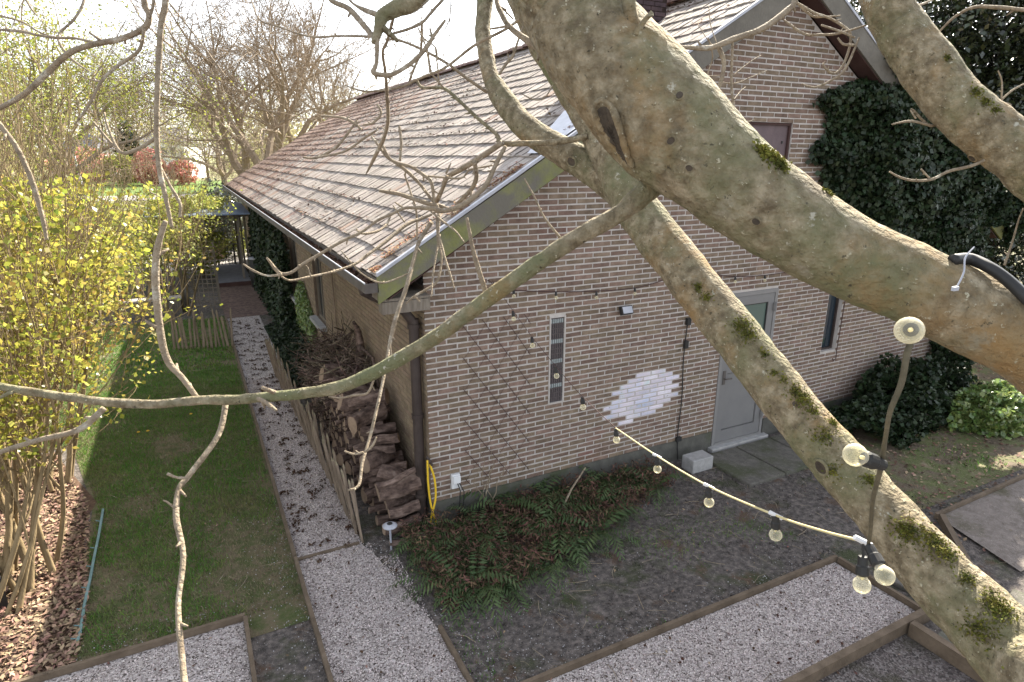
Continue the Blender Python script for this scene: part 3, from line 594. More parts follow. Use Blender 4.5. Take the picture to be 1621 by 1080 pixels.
# paling fences
def paling(name, a, b_, n, h, lean, label, seed):
    t = thing(name, label, 'paling fence', (*a, 0), 'low chestnut paling fences'); r = random.Random(seed)
    A = V((*a, 0)); B = V((*b_, 0)); d = (B - A).normalized(); nrm = V((-d.y, d.x, 0))
    for i in range(n):
        p = A.lerp(B, i / (n - 1)) + nrm * r.uniform(-.015, .015); l = lean * r.uniform(.5, 1.6); al = r.uniform(-.07, .07); hh = h * r.uniform(.82, 1.12)
        tp = p + nrm * l * hh + d * al + V((0, 0, hh)); wd = r.uniform(.028, .052)
        b = MB(); q = p.lerp(tp, .93); b.beam(p - V((0, 0, .05)), q, wd, .02, up=nrm); k = len(b.v)
        dd = (tp - p).normalized(); sd = dd.cross(nrm).normalized(); u2 = sd.cross(dd)
        vs = [q + sd * i_ * wd / 2 + u2 * j_ * .01 for (i_, j_) in ((-1, -1), (1, -1), (1, 1), (-1, 1))] + [tp]
        b.add(vs, ((0, 1, 4), (1, 2, 4), (2, 3, 4), (3, 0, 4))); put(b.build('paling', 'pale'), t)
    b = MB()
    for hh in (.25, .75): b.tube([A.lerp(B, k / 20) + nrm * (lean * h * hh + (.018 if k % 2 else -.012)) + V((0, 0, h * hh)) for k in range(21)], .0025, 4)
    put(b.build('wire', 'soffit'), t); return t
paling('paling_fence', (-.78, .06), (-.90, 6.1), 74, .80, .12, 'leaning grey split paling fence between the gravel path and the woodpile', 3)
paling('paling_fence', (-2.62, 8.75), (-1.50, 8.45), 15, .80, 0, 'short brown paling fence standing on the lawn near the far end of the path', 5)
# solar lamp
t = thing('garden_lamp', 'small round silver solar garden lamp beside the woodpile', 'garden lamp', (-.54, -.21, 0))
b = MB(); b.tube([(-.54, -.21, -.02), (-.54, -.21, .26)], .011, 8); put(b.build('pole', 'zinc'), t)
b = MB(); b.lathe((-.54, -.21, .26), (0, 0, 1), [(.0, 0), (.035, .005), (.075, .02), (.078, .03), (.045, .05), (.0, .058)], 20); put(b.build('lamp_cap', 'zinc', smooth=True), t)
b = MB(); b.lathe((-.54, -.21, .312), (0, 0, 1), [(.03, 0), (.028, .006), (.0, .008)], 16); put(b.build('solar_cell', 'black'), t)
# blue-grey hose light along the lawn edge
hp = [P(163, 806, 7.3), P(158, 860, 6.8), P(152, 900, 6.45), P(148, 930, 6.2), P(140, 975, 5.85), P(136, 1000, 5.65), P(132, 1030, 5.45), P(128, 1044, 5.37)]
hp = [V((p.x, p.y, .03)) for p in hp]; pts, r_ = smooth_path([(p, .014) for p in hp], 6); b = MB(); b.tube(pts, r_, 8)
for i in range(3, len(pts), 6): b.tube([pts[i], pts[i] + V((-.05, .01, .02))], .006, 5)
tag(b.build('rope_light', 'bluehose', smooth=True), 'thin blue grey rope along the edge of the lawn beside the bark mulch', 'rope light')
b = MB(); b.box((-4.75, .35, 0), (-3.95, .62, .34), rot=Matrix.Rotation(.35, 3, 'Z')); b.box((-4.74, .34, .34), (-3.96, .63, .36), 1, rot=Matrix.Rotation(.35, 3, 'Z')); tag(b.build('planter_box', ['black', 'zinc']), 'dark box with a pale rim behind the stems of the near shrub', 'planter box')
# ------------------------------------------------------------------ ground cover
def inpoly(x, y, poly):
    c = np.zeros(len(x), bool); j = len(poly) - 1
    for i in range(len(poly)):
        xi, yi = poly[i]; xj, yj = poly[j]
        c ^= ((yi > y) != (yj > y)) & (x < (xj - xi) * (y - yi) / (yj - yi + 1e-12) + xi); j = i
    return c
def fnoise(x, y, s, seed=0): return np.array([noise.noise(V((a * s, b_ * s, seed))) for a, b_ in zip(x, y)])
nr = np.random.RandomState(2)
def scatter(n, x0, x1, y0, y1, poly=None, dens=None):
    x = x0 + nr.random(n) * (x1 - x0); y = y0 + nr.random(n) * (y1 - y0)
    if poly: k = inpoly(x, y, poly); x, y = x[k], y[k]
    if dens: k = dens(x, y); x, y = x[k], y[k]
    return x, y
def blades(x, y, h, wd):
    n = len(x); a = nr.random(n) * 6.28; ln = nr.normal(size=(n, 2)) * .5; hh = h * (.5 + nr.random(n)); base = np.stack([x, y, np.zeros(n)], 1)
    sd = np.stack([np.cos(a), np.sin(a), np.zeros(n)], 1) * wd * .5; tip = base + np.stack([ln[:, 0] * hh, ln[:, 1] * hh, hh], 1)
    return np.stack([base - sd, base + sd, tip], 1).reshape(-1, 3)
LP = [(-3.35, -.55), (-2.06, -.60), (-1.52, -.6), (-1.52, 11.4), (-8, 12), (-8, 4.2), (-3.9, 4.2), (-3.40, 2.2)]
def ld_(x, y):
    f = fnoise(x, y, 1.3, 3) + .35 * fnoise(x, y, 5, 4); d = .15 + .22 * np.clip((y - .4) / 1.5, -1, 1) - .45 * np.exp(-((x + 1.7) ** 2 / .25 + (y - .4) ** 2 / 1.6))
    return f + d > nr.random(len(x)) * .55 - .26
x, y = scatter(120000, -5.5, -1.5, -.6, 7, LP, ld_); x2, y2 = scatter(26000, -7, -1.5, 7, 12, LP, ld_)
v = np.concatenate([blades(x, y, .04, .008), blades(x2, y2, .05, .02)])
M['drygrass'] = mat('dry_grass_blade', [(.13, .105, .06), (.20, .165, .10), (.09, .10, .04)], 3, .8, isl=.4)
xd, yd = scatter(75000, -4.5, -1.5, -.6, 6, LP)
tag(bulk('dry_grass', blades(xd, yd, .024, .008), 3, 'drygrass'), 'dry brownish grass and moss in the bare patches of the lawn', 'grass', kind='stuff')
tag(bulk('grass', v, 3, 'grass'), 'short green lawn grass left of the gravel path', 'grass', kind='stuff')
x, y = scatter(15000, -.45, 5.6, -2.4, -.3, None, lambda x, y: (fnoise(x, y, 1.1, 8) + .3 * fnoise(x, y, 6, 9) > .12 + .3 * nr.random(len(x))) & (y < -.3 - .2 * x + .9 * (x > 3)))
v = blades(x, y, .025, .007)
tag(bulk('moss_turf', v, 3, 'grass'), 'thin mossy grass on the dark soil between the ferns and the terrace', 'grass', kind='stuff')
x, y = scatter(24000, 5.2, 16, -2.2, 6, None, lambda x, y: (fnoise(x, y, .9, 8) > .18) & ((x > 9.8) | (y < -.2)))
tag(bulk('grass_tufts', blades(x, y, .05, .015), 3, 'grass'), 'sunlit patchy grass right of the house', 'grass', kind='stuff')
# stray white stones
def stones(x, y, s, z=.01):
    n = len(x); out = []; c = np.stack([x, y, np.full(n, z)], 1); sz = (s * (.5 + nr.random(n)))[:, None]
    return leaves(c + np.array([0, 0, .003]), s, nr, .5, .9)
xs = []; ys = []
for (x0, x1, y0, y1, n, f) in ((-.5, 1.2, -2.42, -1.3, 1500, lambda x, y: (nr.random(len(x)) < np.exp(-(x + .5) / .45) + np.exp(-(y + 2.42) / .12) * .6)), (-.4, 3.4, -2.42, -2.0, 1500, lambda x, y: nr.random(len(x)) < np.exp(-(y + 2.42) / .13)),
    (-2.1, -1.5, -1.6, 1.6, 1500, lambda x, y: nr.random(len(x)) < np.exp((x + 1.5) / .22)), (-3.2, -1.6, -.6, 3, 500, lambda x, y: nr.random(len(x)) < .3), (-.8, -.5, -1.4, 0, 500, None), (0, 5, -2.4, -.4, 900, lambda x, y: nr.random(len(x)) < .3), (-3.3, -2.0, -.62, -.3, 200, None)):
    a, c = scatter(n, x0, x1, y0, y1, None, f); xs.append(a); ys.append(c)
xs = np.concatenate(xs); ys = np.concatenate(ys)
M['stone'] = mat('white_chipping', [(.25, .24, .24), (.48, .46, .46)], 20, .9, isl=.2)
tag(bulk('stray_gravel', stones(xs, ys, .0105), 4, 'stone'), 'stray white chippings on the soil beside the gravel', 'gravel', kind='stuff')
# gravel relief: real chippings on the path and terraces
x, y = scatter(52000, -1.44, -.52, -3.2, 6); x2, y2 = scatter(24000, -.45, 3.4, -3.35, -2.5); x3, y3 = scatter(11000, -3.9, -2.05, -2.2, -.7)
x = np.concatenate([x, x2, x3]); y = np.concatenate([y, y2, y3])
k = ~((y > 0) & (x > -.79 + .01 * y)) & ~((x > -.72) & (y > -.3) & (y <= 0)); x, y = x[k], y[k]
M['chip'] = mat('gravel_chipping', [(.44, .38, .36), (.58, .51, .485)], 8, .9, isl=.42)
tag(bulk('gravel_chippings', leaves(np.stack([x, y, np.full(len(x), .017)], 1), .013, nr, .45, .85), 4, 'chip'), 'white chippings covering the garden path and terraces', 'gravel', kind='stuff')
# dark litter on the path
def litter_d(x, y): return fnoise(x, y, 7, 1) > .05 + .35 * nr.random(len(x)) + .25 * (y < .2)
x, y = scatter(12000, -1.44, -.75, -.3, 10.8, None, litter_d); x2, y2 = scatter(2200, -1.44, 3.4, -3.3, -.2, None, lambda x, y: (nr.random(len(x)) < .16) & ((x < -.6) | (y < -2.5)))
pts = np.stack([np.concatenate([x, x2]), np.concatenate([y, y2]), .022 + .012 * nr.random(len(x) + len(x2))], 1)
tag(bulk('path_litter', leaves(pts, .034, nr, .6, .7), 4, 'debris'), 'dark fallen catkins and leaf bits scattered on the gravel path', 'leaf litter', kind='stuff')
x, y = scatter(2600, -3.3, 6, -3.6, 3, None, lambda x, y: nr.random(len(x)) < .35)
pts = np.stack([x, y, .02 + 0 * x], 1)
tag(bulk('ground_litter', leaves(pts, .03, nr, .7, .5), 4, ['bracken', 'barkchip'], None, nr.randint(0, 2, len(x))), 'brown leaf bits scattered over lawn and soil', 'leaf litter', kind='stuff')
x, y = scatter(14000, 5.0, 15, -4.6, 5, None, lambda x, y: (x > 9.8) | (y < -.2))
pts = np.stack([x, y, .02 + 0 * x], 1)
tag(bulk('fallen_leaves', leaves(pts, .05, nr, .7, .6), 4, ['barkchip', 'bracken'], None, nr.randint(0, 2, len(x))), 'dry fallen leaves on the ground right of the house', 'leaf litter', kind='stuff')
b = MB()
for k in range(260):
    zone = rnd.random()
    if zone < .45: x, y = rnd.uniform(-.3, 5), rnd.uniform(-2.4, -.4)
    elif zone < .7: x, y = rnd.uniform(-3.3, -1.6), rnd.uniform(-.5, 5)
    elif zone < .85: x, y = rnd.uniform(-1.4, 3.3), rnd.uniform(-3.3, 0)
    else: x, y = rnd.uniform(5, 9), rnd.uniform(-4, -1)
    a = rnd.random() * 6.28; L_ = rnd.uniform(.04, .22); p = V((x, y, .02)); d = V((math.cos(a), math.sin(a), 0)); sd = V((-d.y, d.x, 0)) * rnd.uniform(-.12, .12) * L_
    r = rnd.uniform(.0015, .004); b.tube([p, p + d * L_ * .5 + sd + V((0, 0, .006)), p + d * L_], [r, r * .9, r * .4], 4)
o = b.build('fallen_twigs', ['bark2', 'debris']); tag(o, 'small fallen twigs scattered over lawn, gravel and soil', 'twigs', kind='stuff')
nrc = np.random.RandomState(5); n_ = 5200; cx_ = -.45 + nrc.random(n_) * 6; cy_ = -2.42 + nrc.random(n_) * 2.2
kk = fnoise(cx_, cy_, 1.6, 21) > -.1; cx_, cy_ = cx_[kk], cy_[kk]
tag(bulk('soil_crumbs', leaves(np.stack([cx_, cy_, .012 + 0 * cx_], 1), .022, nrc, .25, .9), 4, ['soil', 'gravel_dark'], None, nrc.randint(0, 2, len(cx_))), 'crumbs of dark soil and slate between ferns and terrace', 'soil', kind='stuff')
# bark mulch
BP = [(-9, -.60), (-3.30, -.60), (-3.28, 0), (-3.44, 1.8), (-3.5, 2.3), (-4.1, 4.1), (-9, 4.1)]
x, y = scatter(30000, -6.5, -3.0, -.6, 4, BP)
pts = np.stack([x, y, .012 + .03 * nr.random(len(x))], 1)
tag(bulk('bark_mulch', leaves(pts, .06, nr, .62, .42), 4, 'barkchip'), 'reddish bark chips under the shrubs on the left', 'bark mulch', kind='stuff')
for lab, u_, v_ in (('yellow dandelion nearest the small stone in the lawn', 303, 660), ('left one of two yellow dandelions on the lawn', 220, 689), ('right one of two yellow dandelions on the lawn', 235, 687)):
    r = FW + (u_ - 810.5) / FOC * RT - (v_ - 540) / FOC * UP; p = CAM + r * (-CAM.z / r.z)
    b = MB(); b.lathe((p.x, p.y, .05), (0, 0, 1), [(.0, -.004), (.022, 0), (.018, .008), (0, .012)], 10); b.tube([(p.x, p.y, 0), (p.x, p.y, .05)], .003, 5, 1); tag(b.build('dandelion', ['yellowfl', 'grass']), lab, 'flower', 'dandelions on the lawn')
# ------------------------------------------------------------------ ferns
def frond_fern(seed, n=11, L_=.40):
    r = random.Random(seed); vs = []
    for k in range(n):
        a = 6.283 * k / n + r.uniform(-.3, .3); L2 = L_ * r.uniform(.65, 1.1); rise = r.uniform(.35, .8); prev = None
        for i in range(16):
            t0 = i / 16; t1 = (i + .75) / 16; wdt = .34 * L2 * math.sin(math.pi * min(1, .12 + t0 * .9)) * .5
            def C(t): return V((math.cos(a) * L2 * t, math.sin(a) * L2 * t, L2 * (rise * t * 1.4 - 1.0 * t * t) + .03))
            c0 = C(t0); c1 = C(t1); sd = V((-math.sin(a), math.cos(a), 0)); dn = V((0, 0, -.3 * wdt)); tp = (c1 - c0) * 1.3
            for sg in (1, -1):
                e0 = c0 + sd * sg * wdt + tp + dn * r.uniform(.3, 1.5)
                m0 = c0.lerp(e0, .5) - (c1 - c0) * .45; m1 = c0.lerp(e0, .5) + (c1 - c0) * .45
                vs += [c0, m0, e0, m1]
    return np.array([tuple(v_) for v_ in vs])
fproto = [bulk('fern', frond_fern(s, 9 + s % 3, .47 + .05 * (s % 3)), 4, 'fern') for s in range(4)]
fr = random.Random(8); spots = []
def fern_ok(x, y):
    if x < -.42 or x > 3.1: return False
    front = -1.42 + .10 * max(0, x) if x < .6 else -1.36 + .33 * (x - .6)
    return front < y < -.06
cand = [(-.30 + fr.random() * .5, -1.3 + fr.random() * 1.2) for _ in range(16)] + [(.1 + i * .17 + fr.uniform(-.05, .05), -.22 + fr.uniform(-.1, .08)) for i in range(17)] + [(.3 + i * .23, -.48 + fr.uniform(-.1, .1)) for i in range(10)] + [(fr.uniform(-.2, 2.8), fr.uniform(-1.3, -.3)) for _ in range(40)] + [(-.05, -1.32), (.25, -1.36), (.08, -1.15), (.42, -1.22)]
for (x, y) in cand:
    if not fern_ok(x, y): continue
    if (x > .35 and y < -.62 and fr.random() < .45) or (x > -.1 and -.85 < y < -.5 and fr.random() < .4): continue
    if any((x - a) ** 2 + (y - c) ** 2 < .018 for a, c in spots): continue
    spots.append((x, y))
nf = 0
def flabel(x, y):
    if y > -.4: return 'green fern at the foot of the gable wall, in the row behind the dead bracken'
    if x < .3: return 'green fern at the gravel path end of the fern bed'
    return 'green fern among the dead brown bracken in front of the gable wall'
for i, (x, y) in enumerate(spots):
    o = fproto[i] if i < 4 else fproto[i % 4].copy()
    if i >= 4: COL.objects.link(o)
    o.location = (x, y, 0.0); s = fr.uniform(.75, 1.15); o.scale = (s, s, s * fr.uniform(1.0, 1.7)); o.rotation_euler = (0, 0, fr.random() * 6.28); tag(o, flabel(x, y), 'fern', 'ferns in the bed below the gable wall')
nr = np.random.RandomState(12); x, y = scatter(14000, -.42, 3.15, -1.5, -.05)
k = np.array([fern_ok(a, c) for a, c in zip(x, y)]); x, y = x[k], y[k]
hgt = .09 + .15 * (1 + fnoise(x, y, 3, 2)) ; pts = np.stack([x, y, nr.random(len(x)) * hgt], 1)
tag(bulk('dead_bracken', leaves(pts, .06, nr, .3, .22), 4, 'bracken'), 'reddish dead bracken and leaf litter between the ferns', 'leaf litter', kind='stuff')
b = MB(); b.tube([(1.35, -.55, .12), (1.55, -.45, .30), (1.85, -.28, .42)], [.014, .012, .009], 6); tag(b.build('fallen_branch', 'bark2'), 'short bare stick sticking out of the ferns', 'stick')
# ------------------------------------------------------------------ generic leafy volumes
def blob_pts(n, c, r, rs, shell=.55, s=1.2, seed=0, thr=-.1):
    out = []; c = np.array(c); r = np.array(r)
    while len(out) < n:
        d = rs.normal(size=(n, 3)); d /= np.linalg.norm(d, axis=1)[:, None]; q = d * (shell + (1 - shell) * rs.random(n) ** .6)[:, None]
        for p, dd in zip(q, d):
            lum = 1 + .32 * noise.noise(V(dd * 2.1) + V((seed, 0, 0))) + .16 * noise.noise(V(dd * 5) + V((seed, 3, 0)))
            w_ = c + p * r * lum
            if w_[2] < .02: continue
            if noise.noise(V(w_) * s + V((seed, 1, 2))) < thr: continue
            out.append(w_)
            if len(out) >= n: break
    return np.array(out)
def ivy_sheet(n, fn, rs, size, flat=.5, normal=(0, -1, .2)):
    return leaves(np.array([fn() for _ in range(n)]), size, rs, flat, .9, normal=np.array(normal))
nr = np.random.RandomState(31)
# ivy on the gable's right half: climbs from the right corner, covering the wall and the eave
def ivy_edge(z): # left boundary x at height z
    if z < 2.05: return 9.1
    if z < 2.5: return 6.3 + (2.5 - z) * 2
    e = 5.95 + .20 * math.sin(z * 3.1) - .12 * math.sin(z * 7)
    if z > 3.9: e = 5.55 + .14 * math.sin(z * 9)
    if z > 4.75: e += (z - 4.75) * 2.2
    return e
ivy = thing('ivy', 'dark glossy ivy covering the right half of the gable wall and the roof edge', 'ivy', (8, -.2, 0)); vs = []
def f():
    while True:
        z = 5.55 * nr.random() ** .8; x = 5.0 + nr.random() * 5.2
        e = ivy_edge(z) + nr.normal() * .06
        if x < e: continue
        if z > rz(min(x, W + .4)) + .35 or (z < 2.6 and x > 9.45) or (z < 3.3 and x > 9.8): continue
        th = .08 + (.42 if z > 2.3 else .2) * min(1, (x - e) / .8, max(.25, (10.0 - x) / .8)) * (1 + .6 * noise.noise(V((x * 1.6, z * 1.6, 0))))
        return (x, -th * (.45 + .55 * nr.random()), z)
v1 = ivy_sheet(34000, f, nr, .07, .45)
def f2():
    while True:
        x = 6.25 + 3.6 * nr.random(); y = -.45 + 2.6 * nr.random() ** 1.5; hh = (.62 + .3 * noise.noise(V((x * 1.5, y * 1.5, 4)))) * min(1, (x - 6.1) / .5)
        if noise.noise(V((x * 3, y * 3, 7))) < -.25: continue
        return (x, y, rz(min(x, W + .4)) - .1 + hh * nr.random() ** .7)
v2 = ivy_sheet(11000, f2, nr, .075, .3, (0, -.3, 1))
v3 = leaves(blob_pts(5200, (9.75, -.30, 3.02), (.62, .30, .52), nr, .5, 2, 3), .07, nr, .3, .9)
put(bulk('foliage', np.concatenate([v1, v2, v3]), 4, 'ivy'), ivy)
b = MB()
for k in range(26):
    x = 9.3 + rnd.random() * .4; z = 0; pts = [(x, -.05, z)]
    for i in range(12): x += rnd.uniform(-.5, .1); z += .38; x = max(x, ivy_edge(z)); pts.append((x, -.03, z))
    b.tube(pts, [.02 - .0014 * i for i in range(13)], 5)
put(b.build('stems', 'bark2'), ivy)
# ivy mound tumbling from the corner to the ground
mound = thing('ivy_mound', 'dark ivy column and mound spilling from the house corner onto the ground', 'ivy', (8.3, -.6, 0)); 
pa = blob_pts(9000, (9.42, -.22, .9), (.42, .40, 1.6), nr, .6, 1.5, 3); pb = blob_pts(9000, (7.9, -.5, .15), (1.15, .62, .75), nr, .6, 1.5, 5); pc = blob_pts(7000, (6.7, -.65, .08), (1.1, .6, .42), nr, .6, 1.5, 6)
put(bulk('foliage', leaves(np.concatenate([pa, pb, pc]), .07, nr, .25, .9), 4, 'ivy'), mound)
vbush = blob_pts(7000, (8.75, -1.28, .08), (.75, .50, .55), nr, .6, 1.5, 8)
gbush = thing('low_bush', 'sunlit glossy green low bush at the right of the ivy mound', 'bush', (8.75, -1.28, 0)); put(bulk('foliage', leaves(vbush, .08, nr, .4, .8), 4, 'ivy2'), gbush)
b = MB()
for k in range(14): a = rnd.random() * 6.28; b.tube([(8.75, -1.28, 0), (8.75 + .2 * math.cos(a), -1.28 + .2 * math.sin(a), .3), (8.75 + .55 * math.cos(a), -1.28 + .4 * math.sin(a), .45)], [.012, .009, .004], 5)
put(b.build('stems', 'bark2'), gbush)
# ------------------------------------------------------------------ trees by growth
def grow(b, p, d, L_, r, lvl, maxl, rg, spread=.55, kids=(3, 5), up=.15, tips=None, sides=(8, 6, 5, 4, 3), minr=.004, wob=.14, segs=5, mi=0):
    pts = [V(p)]; rad = [r]; d = V(d).normalized(); q = V(p); dirs = [d.copy()]
    for i in range(segs):
        d = (d + V((rg.gauss(0, wob), rg.gauss(0, wob), rg.gauss(0, wob) + up * .25))).normalized(); q = q + d * L_ / segs
        pts.append(q.copy()); rad.append(max(minr, r * (1 - .55 * (i + 1) / segs))); dirs.append(d.copy())
    b.tube(pts, rad, sides[min(lvl, len(sides) - 1)], mi, cap=False)
    if lvl >= maxl:
        if tips is not None:
            for i in range(1, segs + 1): tips.append(pts[i])
        return
    for k in range(rg.randint(*kids)):
        i = rg.randint(1 if lvl else 2, segs); ax = V((rg.gauss(0, 1), rg.gauss(0, 1), rg.gauss(0, 1))); dd = dirs[i]
        ax = (ax - dd * ax.dot(dd)).normalized(); nd = (dd * math.cos(spread) + ax * math.sin(spread * rg.uniform(.8, 1.4))).normalized()
        nd.z += up * .5
        grow(b, pts[i], nd, L_ * rg.uniform(.5, .78), rad[i] * rg.uniform(.5, .72), lvl + 1, maxl, rg, spread, kids, up, tips, sides, minr, wob, segs, mi)
    grow(b, pts[-1], dirs[-1], L_ * rg.uniform(.6, .8), rad[-1] * .9, lvl + 1, maxl, rg, spread, kids, up, tips, sides, minr, wob, segs, mi)
def tree(name, label, base, h, r, seed, maxl=4, leaf=None, lsize=.1, nleaf=4000, forks=3, spread=.5, group='bare and budding trees beyond the garden', th=.28, lean=(0, 0), kids=(3, 5), cat='tree', minr=.012, lspread=.35, bark='fartrunk', up=.04, twig='fartwig'):
    rg = random.Random(seed); t = thing(name, label, cat, (*base, 0), group)
    b = MB(); z = h * th; top = V((base[0] + lean[0], base[1] + lean[1], z)); mid = V((base[0] + lean[0] * .3, base[1] + lean[1] * .3, z * .5)); b.tube([V((*base, -.1)), V((*base, .2)), mid, top], [r * 1.35, r * 1.05, r, r * .9], 10, lump=.12, ls=3)
    put(b.build('trunk', bark, smooth=True), t)
    b = MB(); tips = []
    for k in range(forks):
        a = 6.28 * k / forks + rg.uniform(-.5, .5); d = V((math.cos(a) * spread, math.sin(a) * spread, 1))
        grow(b, top - V((0, 0, rg.random() * z * .3)), d, h * .34, r * .62, 0, maxl, rg, spread, kids, up, tips, minr=minr, sides=(7, 5, 4, 3, 3, 3))
    cr = put(b.build('crown', twig), t)
    if leaf:
        nn = np.random.RandomState(seed); idx = nn.randint(0, len(tips), nleaf); P0 = np.array([tuple(p) for p in tips])[idx] + nn.normal(size=(nleaf, 3)) * lspread
        bulk('foliage', leaves(P0, lsize, nn, .2, .7), 4, leaf, cr)
    return t
def gpos(u, depth):   # ground position under image column u at a depth along the view
    p = P(u, 243, depth); return (p.x, p.y)
# big bare tree behind the house, and others
tree('bare_tree', 'big bare tree with a forked trunk left of the far end of the roof', gpos(385, 33), 14, .36, 5, 5, forks=4, spread=.85, th=.20, kids=(2, 4), minr=.008)
tree('bare_tree', 'bare tree with a twiggy crown rising directly behind the far end of the roof', gpos(418, 31), 14.5, .34, 17, 5, forks=4, spread=.75, th=.22, kids=(2, 4), minr=.008)
tree('bare_tree', 'slender bare tree right of the two big bare trees', gpos(530, 44), 14, .30, 23, 5, forks=3, spread=.6, th=.3, kids=(2, 4), minr=.010)
tree('bare_tree', 'leaning bare tree whose trunk shows just above the far roof edge', gpos(470, 38), 12, .30, 31, 5, forks=4, spread=.85, th=.25, kids=(2, 4), minr=.010)
tree('bare_tree', 'bare tree with thin upright boughs beside the slim lamp post', gpos(350, 50), 13, .25, 71, 5, forks=4, spread=.8, th=.2, kids=(2, 4), minr=.011)
tree('bare_tree', 'far bare tree standing behind the white house', gpos(205, 112), 20, .35, 73, 5, forks=4, spread=.55, th=.2, kids=(2, 4), minr=.02)
tree('budding_tree', 'yellow green budding tree at the left edge behind the near shrubs', gpos(12, 20), 9.5, .24, 41, 4, 'spring2', .085, 15000, 5, .95, th=.25, lspread=.35, kids=(2, 4), minr=.006)
tree('budding_tree', 'tree with a dark trunk and pale yellow buds left of the lamp post', gpos(92, 30), 10.5, .26, 43, 4, 'spring2', .11, 13000, 5, .75, th=.42, lspread=.5, kids=(2, 4), minr=.008)
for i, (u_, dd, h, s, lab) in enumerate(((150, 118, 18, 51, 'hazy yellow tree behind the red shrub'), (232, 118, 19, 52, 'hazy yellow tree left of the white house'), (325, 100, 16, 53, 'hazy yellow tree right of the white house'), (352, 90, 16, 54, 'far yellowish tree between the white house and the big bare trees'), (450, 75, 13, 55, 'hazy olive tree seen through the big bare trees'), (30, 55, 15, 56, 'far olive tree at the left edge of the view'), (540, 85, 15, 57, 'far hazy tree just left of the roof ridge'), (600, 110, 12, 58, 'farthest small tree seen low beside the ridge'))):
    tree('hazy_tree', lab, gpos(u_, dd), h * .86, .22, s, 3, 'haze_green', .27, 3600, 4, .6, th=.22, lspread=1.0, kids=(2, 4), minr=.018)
# far wood
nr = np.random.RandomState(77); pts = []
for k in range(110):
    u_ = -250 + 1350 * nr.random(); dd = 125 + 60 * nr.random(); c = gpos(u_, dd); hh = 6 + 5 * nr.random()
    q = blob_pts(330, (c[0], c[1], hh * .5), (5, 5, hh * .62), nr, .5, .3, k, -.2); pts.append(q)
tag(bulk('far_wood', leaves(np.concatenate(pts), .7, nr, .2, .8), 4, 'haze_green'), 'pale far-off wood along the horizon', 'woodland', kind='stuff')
# shrubs in the middle distance
def shrub(name, label, u_, depth, h, rx, leaf, size, n, seed, z0=0, cat='shrub', group='shrubs beyond the garden'):
    c = gpos(u_, depth); t = thing(name, label, cat, (*c, 0), group); nn = np.random.RandomState(seed)
    q = blob_pts(n, (c[0], c[1], h * .52), (rx, rx, h * .5), nn, .45, 2 / rx, seed, -.12); put(bulk('foliage', leaves(q, size, nn, .25, .75), 4, leaf), t)
    b = MB(); rg = random.Random(seed)
    for k in range(9):
        a = rg.random() * 6.28; e = V((c[0] + math.cos(a) * rx * .6, c[1] + math.sin(a) * rx * .6, h * rg.uniform(.6, .95))); b.tube([(c[0] + math.cos(a) * .1, c[1] + math.sin(a) * .1, 0), V((c[0], c[1], 0)).lerp(e, .5), e], [.03 * h / 3, .02 * h / 3, .008], 5)
    put(b.build('stems', 'fartrunk'), t); return t
shrub('red_shrub', 'wide red-leaved shrub in front of the grey roofed building', 130, 84, 4.6, 4.2, 'redleaf_hazed', .34, 5200, 1)
shrub('red_shrub', 'pink red shrub just left of the white house', 234, 82, 4.6, 2.1, 'redleaf_hazed', .32, 3600, 2)
shrub('red_shrub', 'brownish red shrub in front of the white house', 284, 84, 3.3, 1.9, 'redleaf_hazed', .32, 2400, 3)
shrub('green_shrub', 'rounded light green shrub between the two red shrubs', 190, 84, 4.0, 2.4, 'spring2', .34, 3000, 4)
shrub('conifer', 'dark narrow conifer left of the white house', 205, 90, 8.0, 1.7, 'evergreen', .42, 2400, 5, cat='conifer')
shrub('grey_holly', 'grey green glossy holly bush near the far roof corner', 330, 24, 3.0, 1.0, 'greyleaf', .12, 4200, 6)
shrub('green_shrub', 'low dark shrub right of the holly under the bare trees', 372, 27, 2.6, .9, 'greyleaf', .12, 2500, 16)
shrub('green_shrub', 'dark green shrub at the left edge under the budding tree', 45, 24, 3.2, 1.7, 'greyleaf', .12, 4200, 7)
shrub('green_shrub', 'sunny olive shrub behind the long garden shrubs', 150, 17, 2.7, 1.6, 'spring2', .08, 5200, 8)
shrub('green_shrub', 'pale twiggy shrub in front of the road', 290, 20, 2.1, 1.0, 'spring2', .09, 3200, 9)
shrub('green_shrub', 'small sunlit hedge beside the terracotta pot on the patio', 362, 24.6, 1.15, .8, 'spring2', .07, 2600, 10)
# right side evergreen tree and more
def evergreen(label, c, h, rx, n, seed, size=.11, leaf='evergreen'):
    t = thing('evergreen_tree', label, 'tree', (*c, 0), 'dark evergreen trees right of the house'); nn = np.random.RandomState(seed); rg = random.Random(seed)
    b = MB(); b.tube([(c[0], c[1], -.1), (c[0], c[1], h * .5), (c[0] + .2, c[1], h * .85)], [.2, .14, .05], 8, lump=.1); put(b.build('trunk', 'fartrunk'), t)
    qs = [blob_pts(n // 7, (c[0] + rg.uniform(-.5, .5) * rx, c[1] + rg.uniform(-.5, .5) * rx, h * rg.uniform(.3, .82)), (rx * .62, rx * .62, h * .24), nn, .35, 1.4, seed + k, -.12) for k in range(7)]
    put(bulk('crown', leaves(np.concatenate(qs), size, nn, .45, .55), 4, leaf), t)
evergreen('dark glossy evergreen tree behind the ivy at the upper right', (22.5, 6.5), 11.5, 4.6, 30000, 61, .2)
evergreen('dark evergreen tree at the right edge of the view', (20, 9.6), 11.5, 4.4, 26000, 62, .2)
evergreen('broad lower evergreen between the ivy and the right edge of the view', (17.2, 4.2), 5.2, 2.9, 14000, 64, .13)
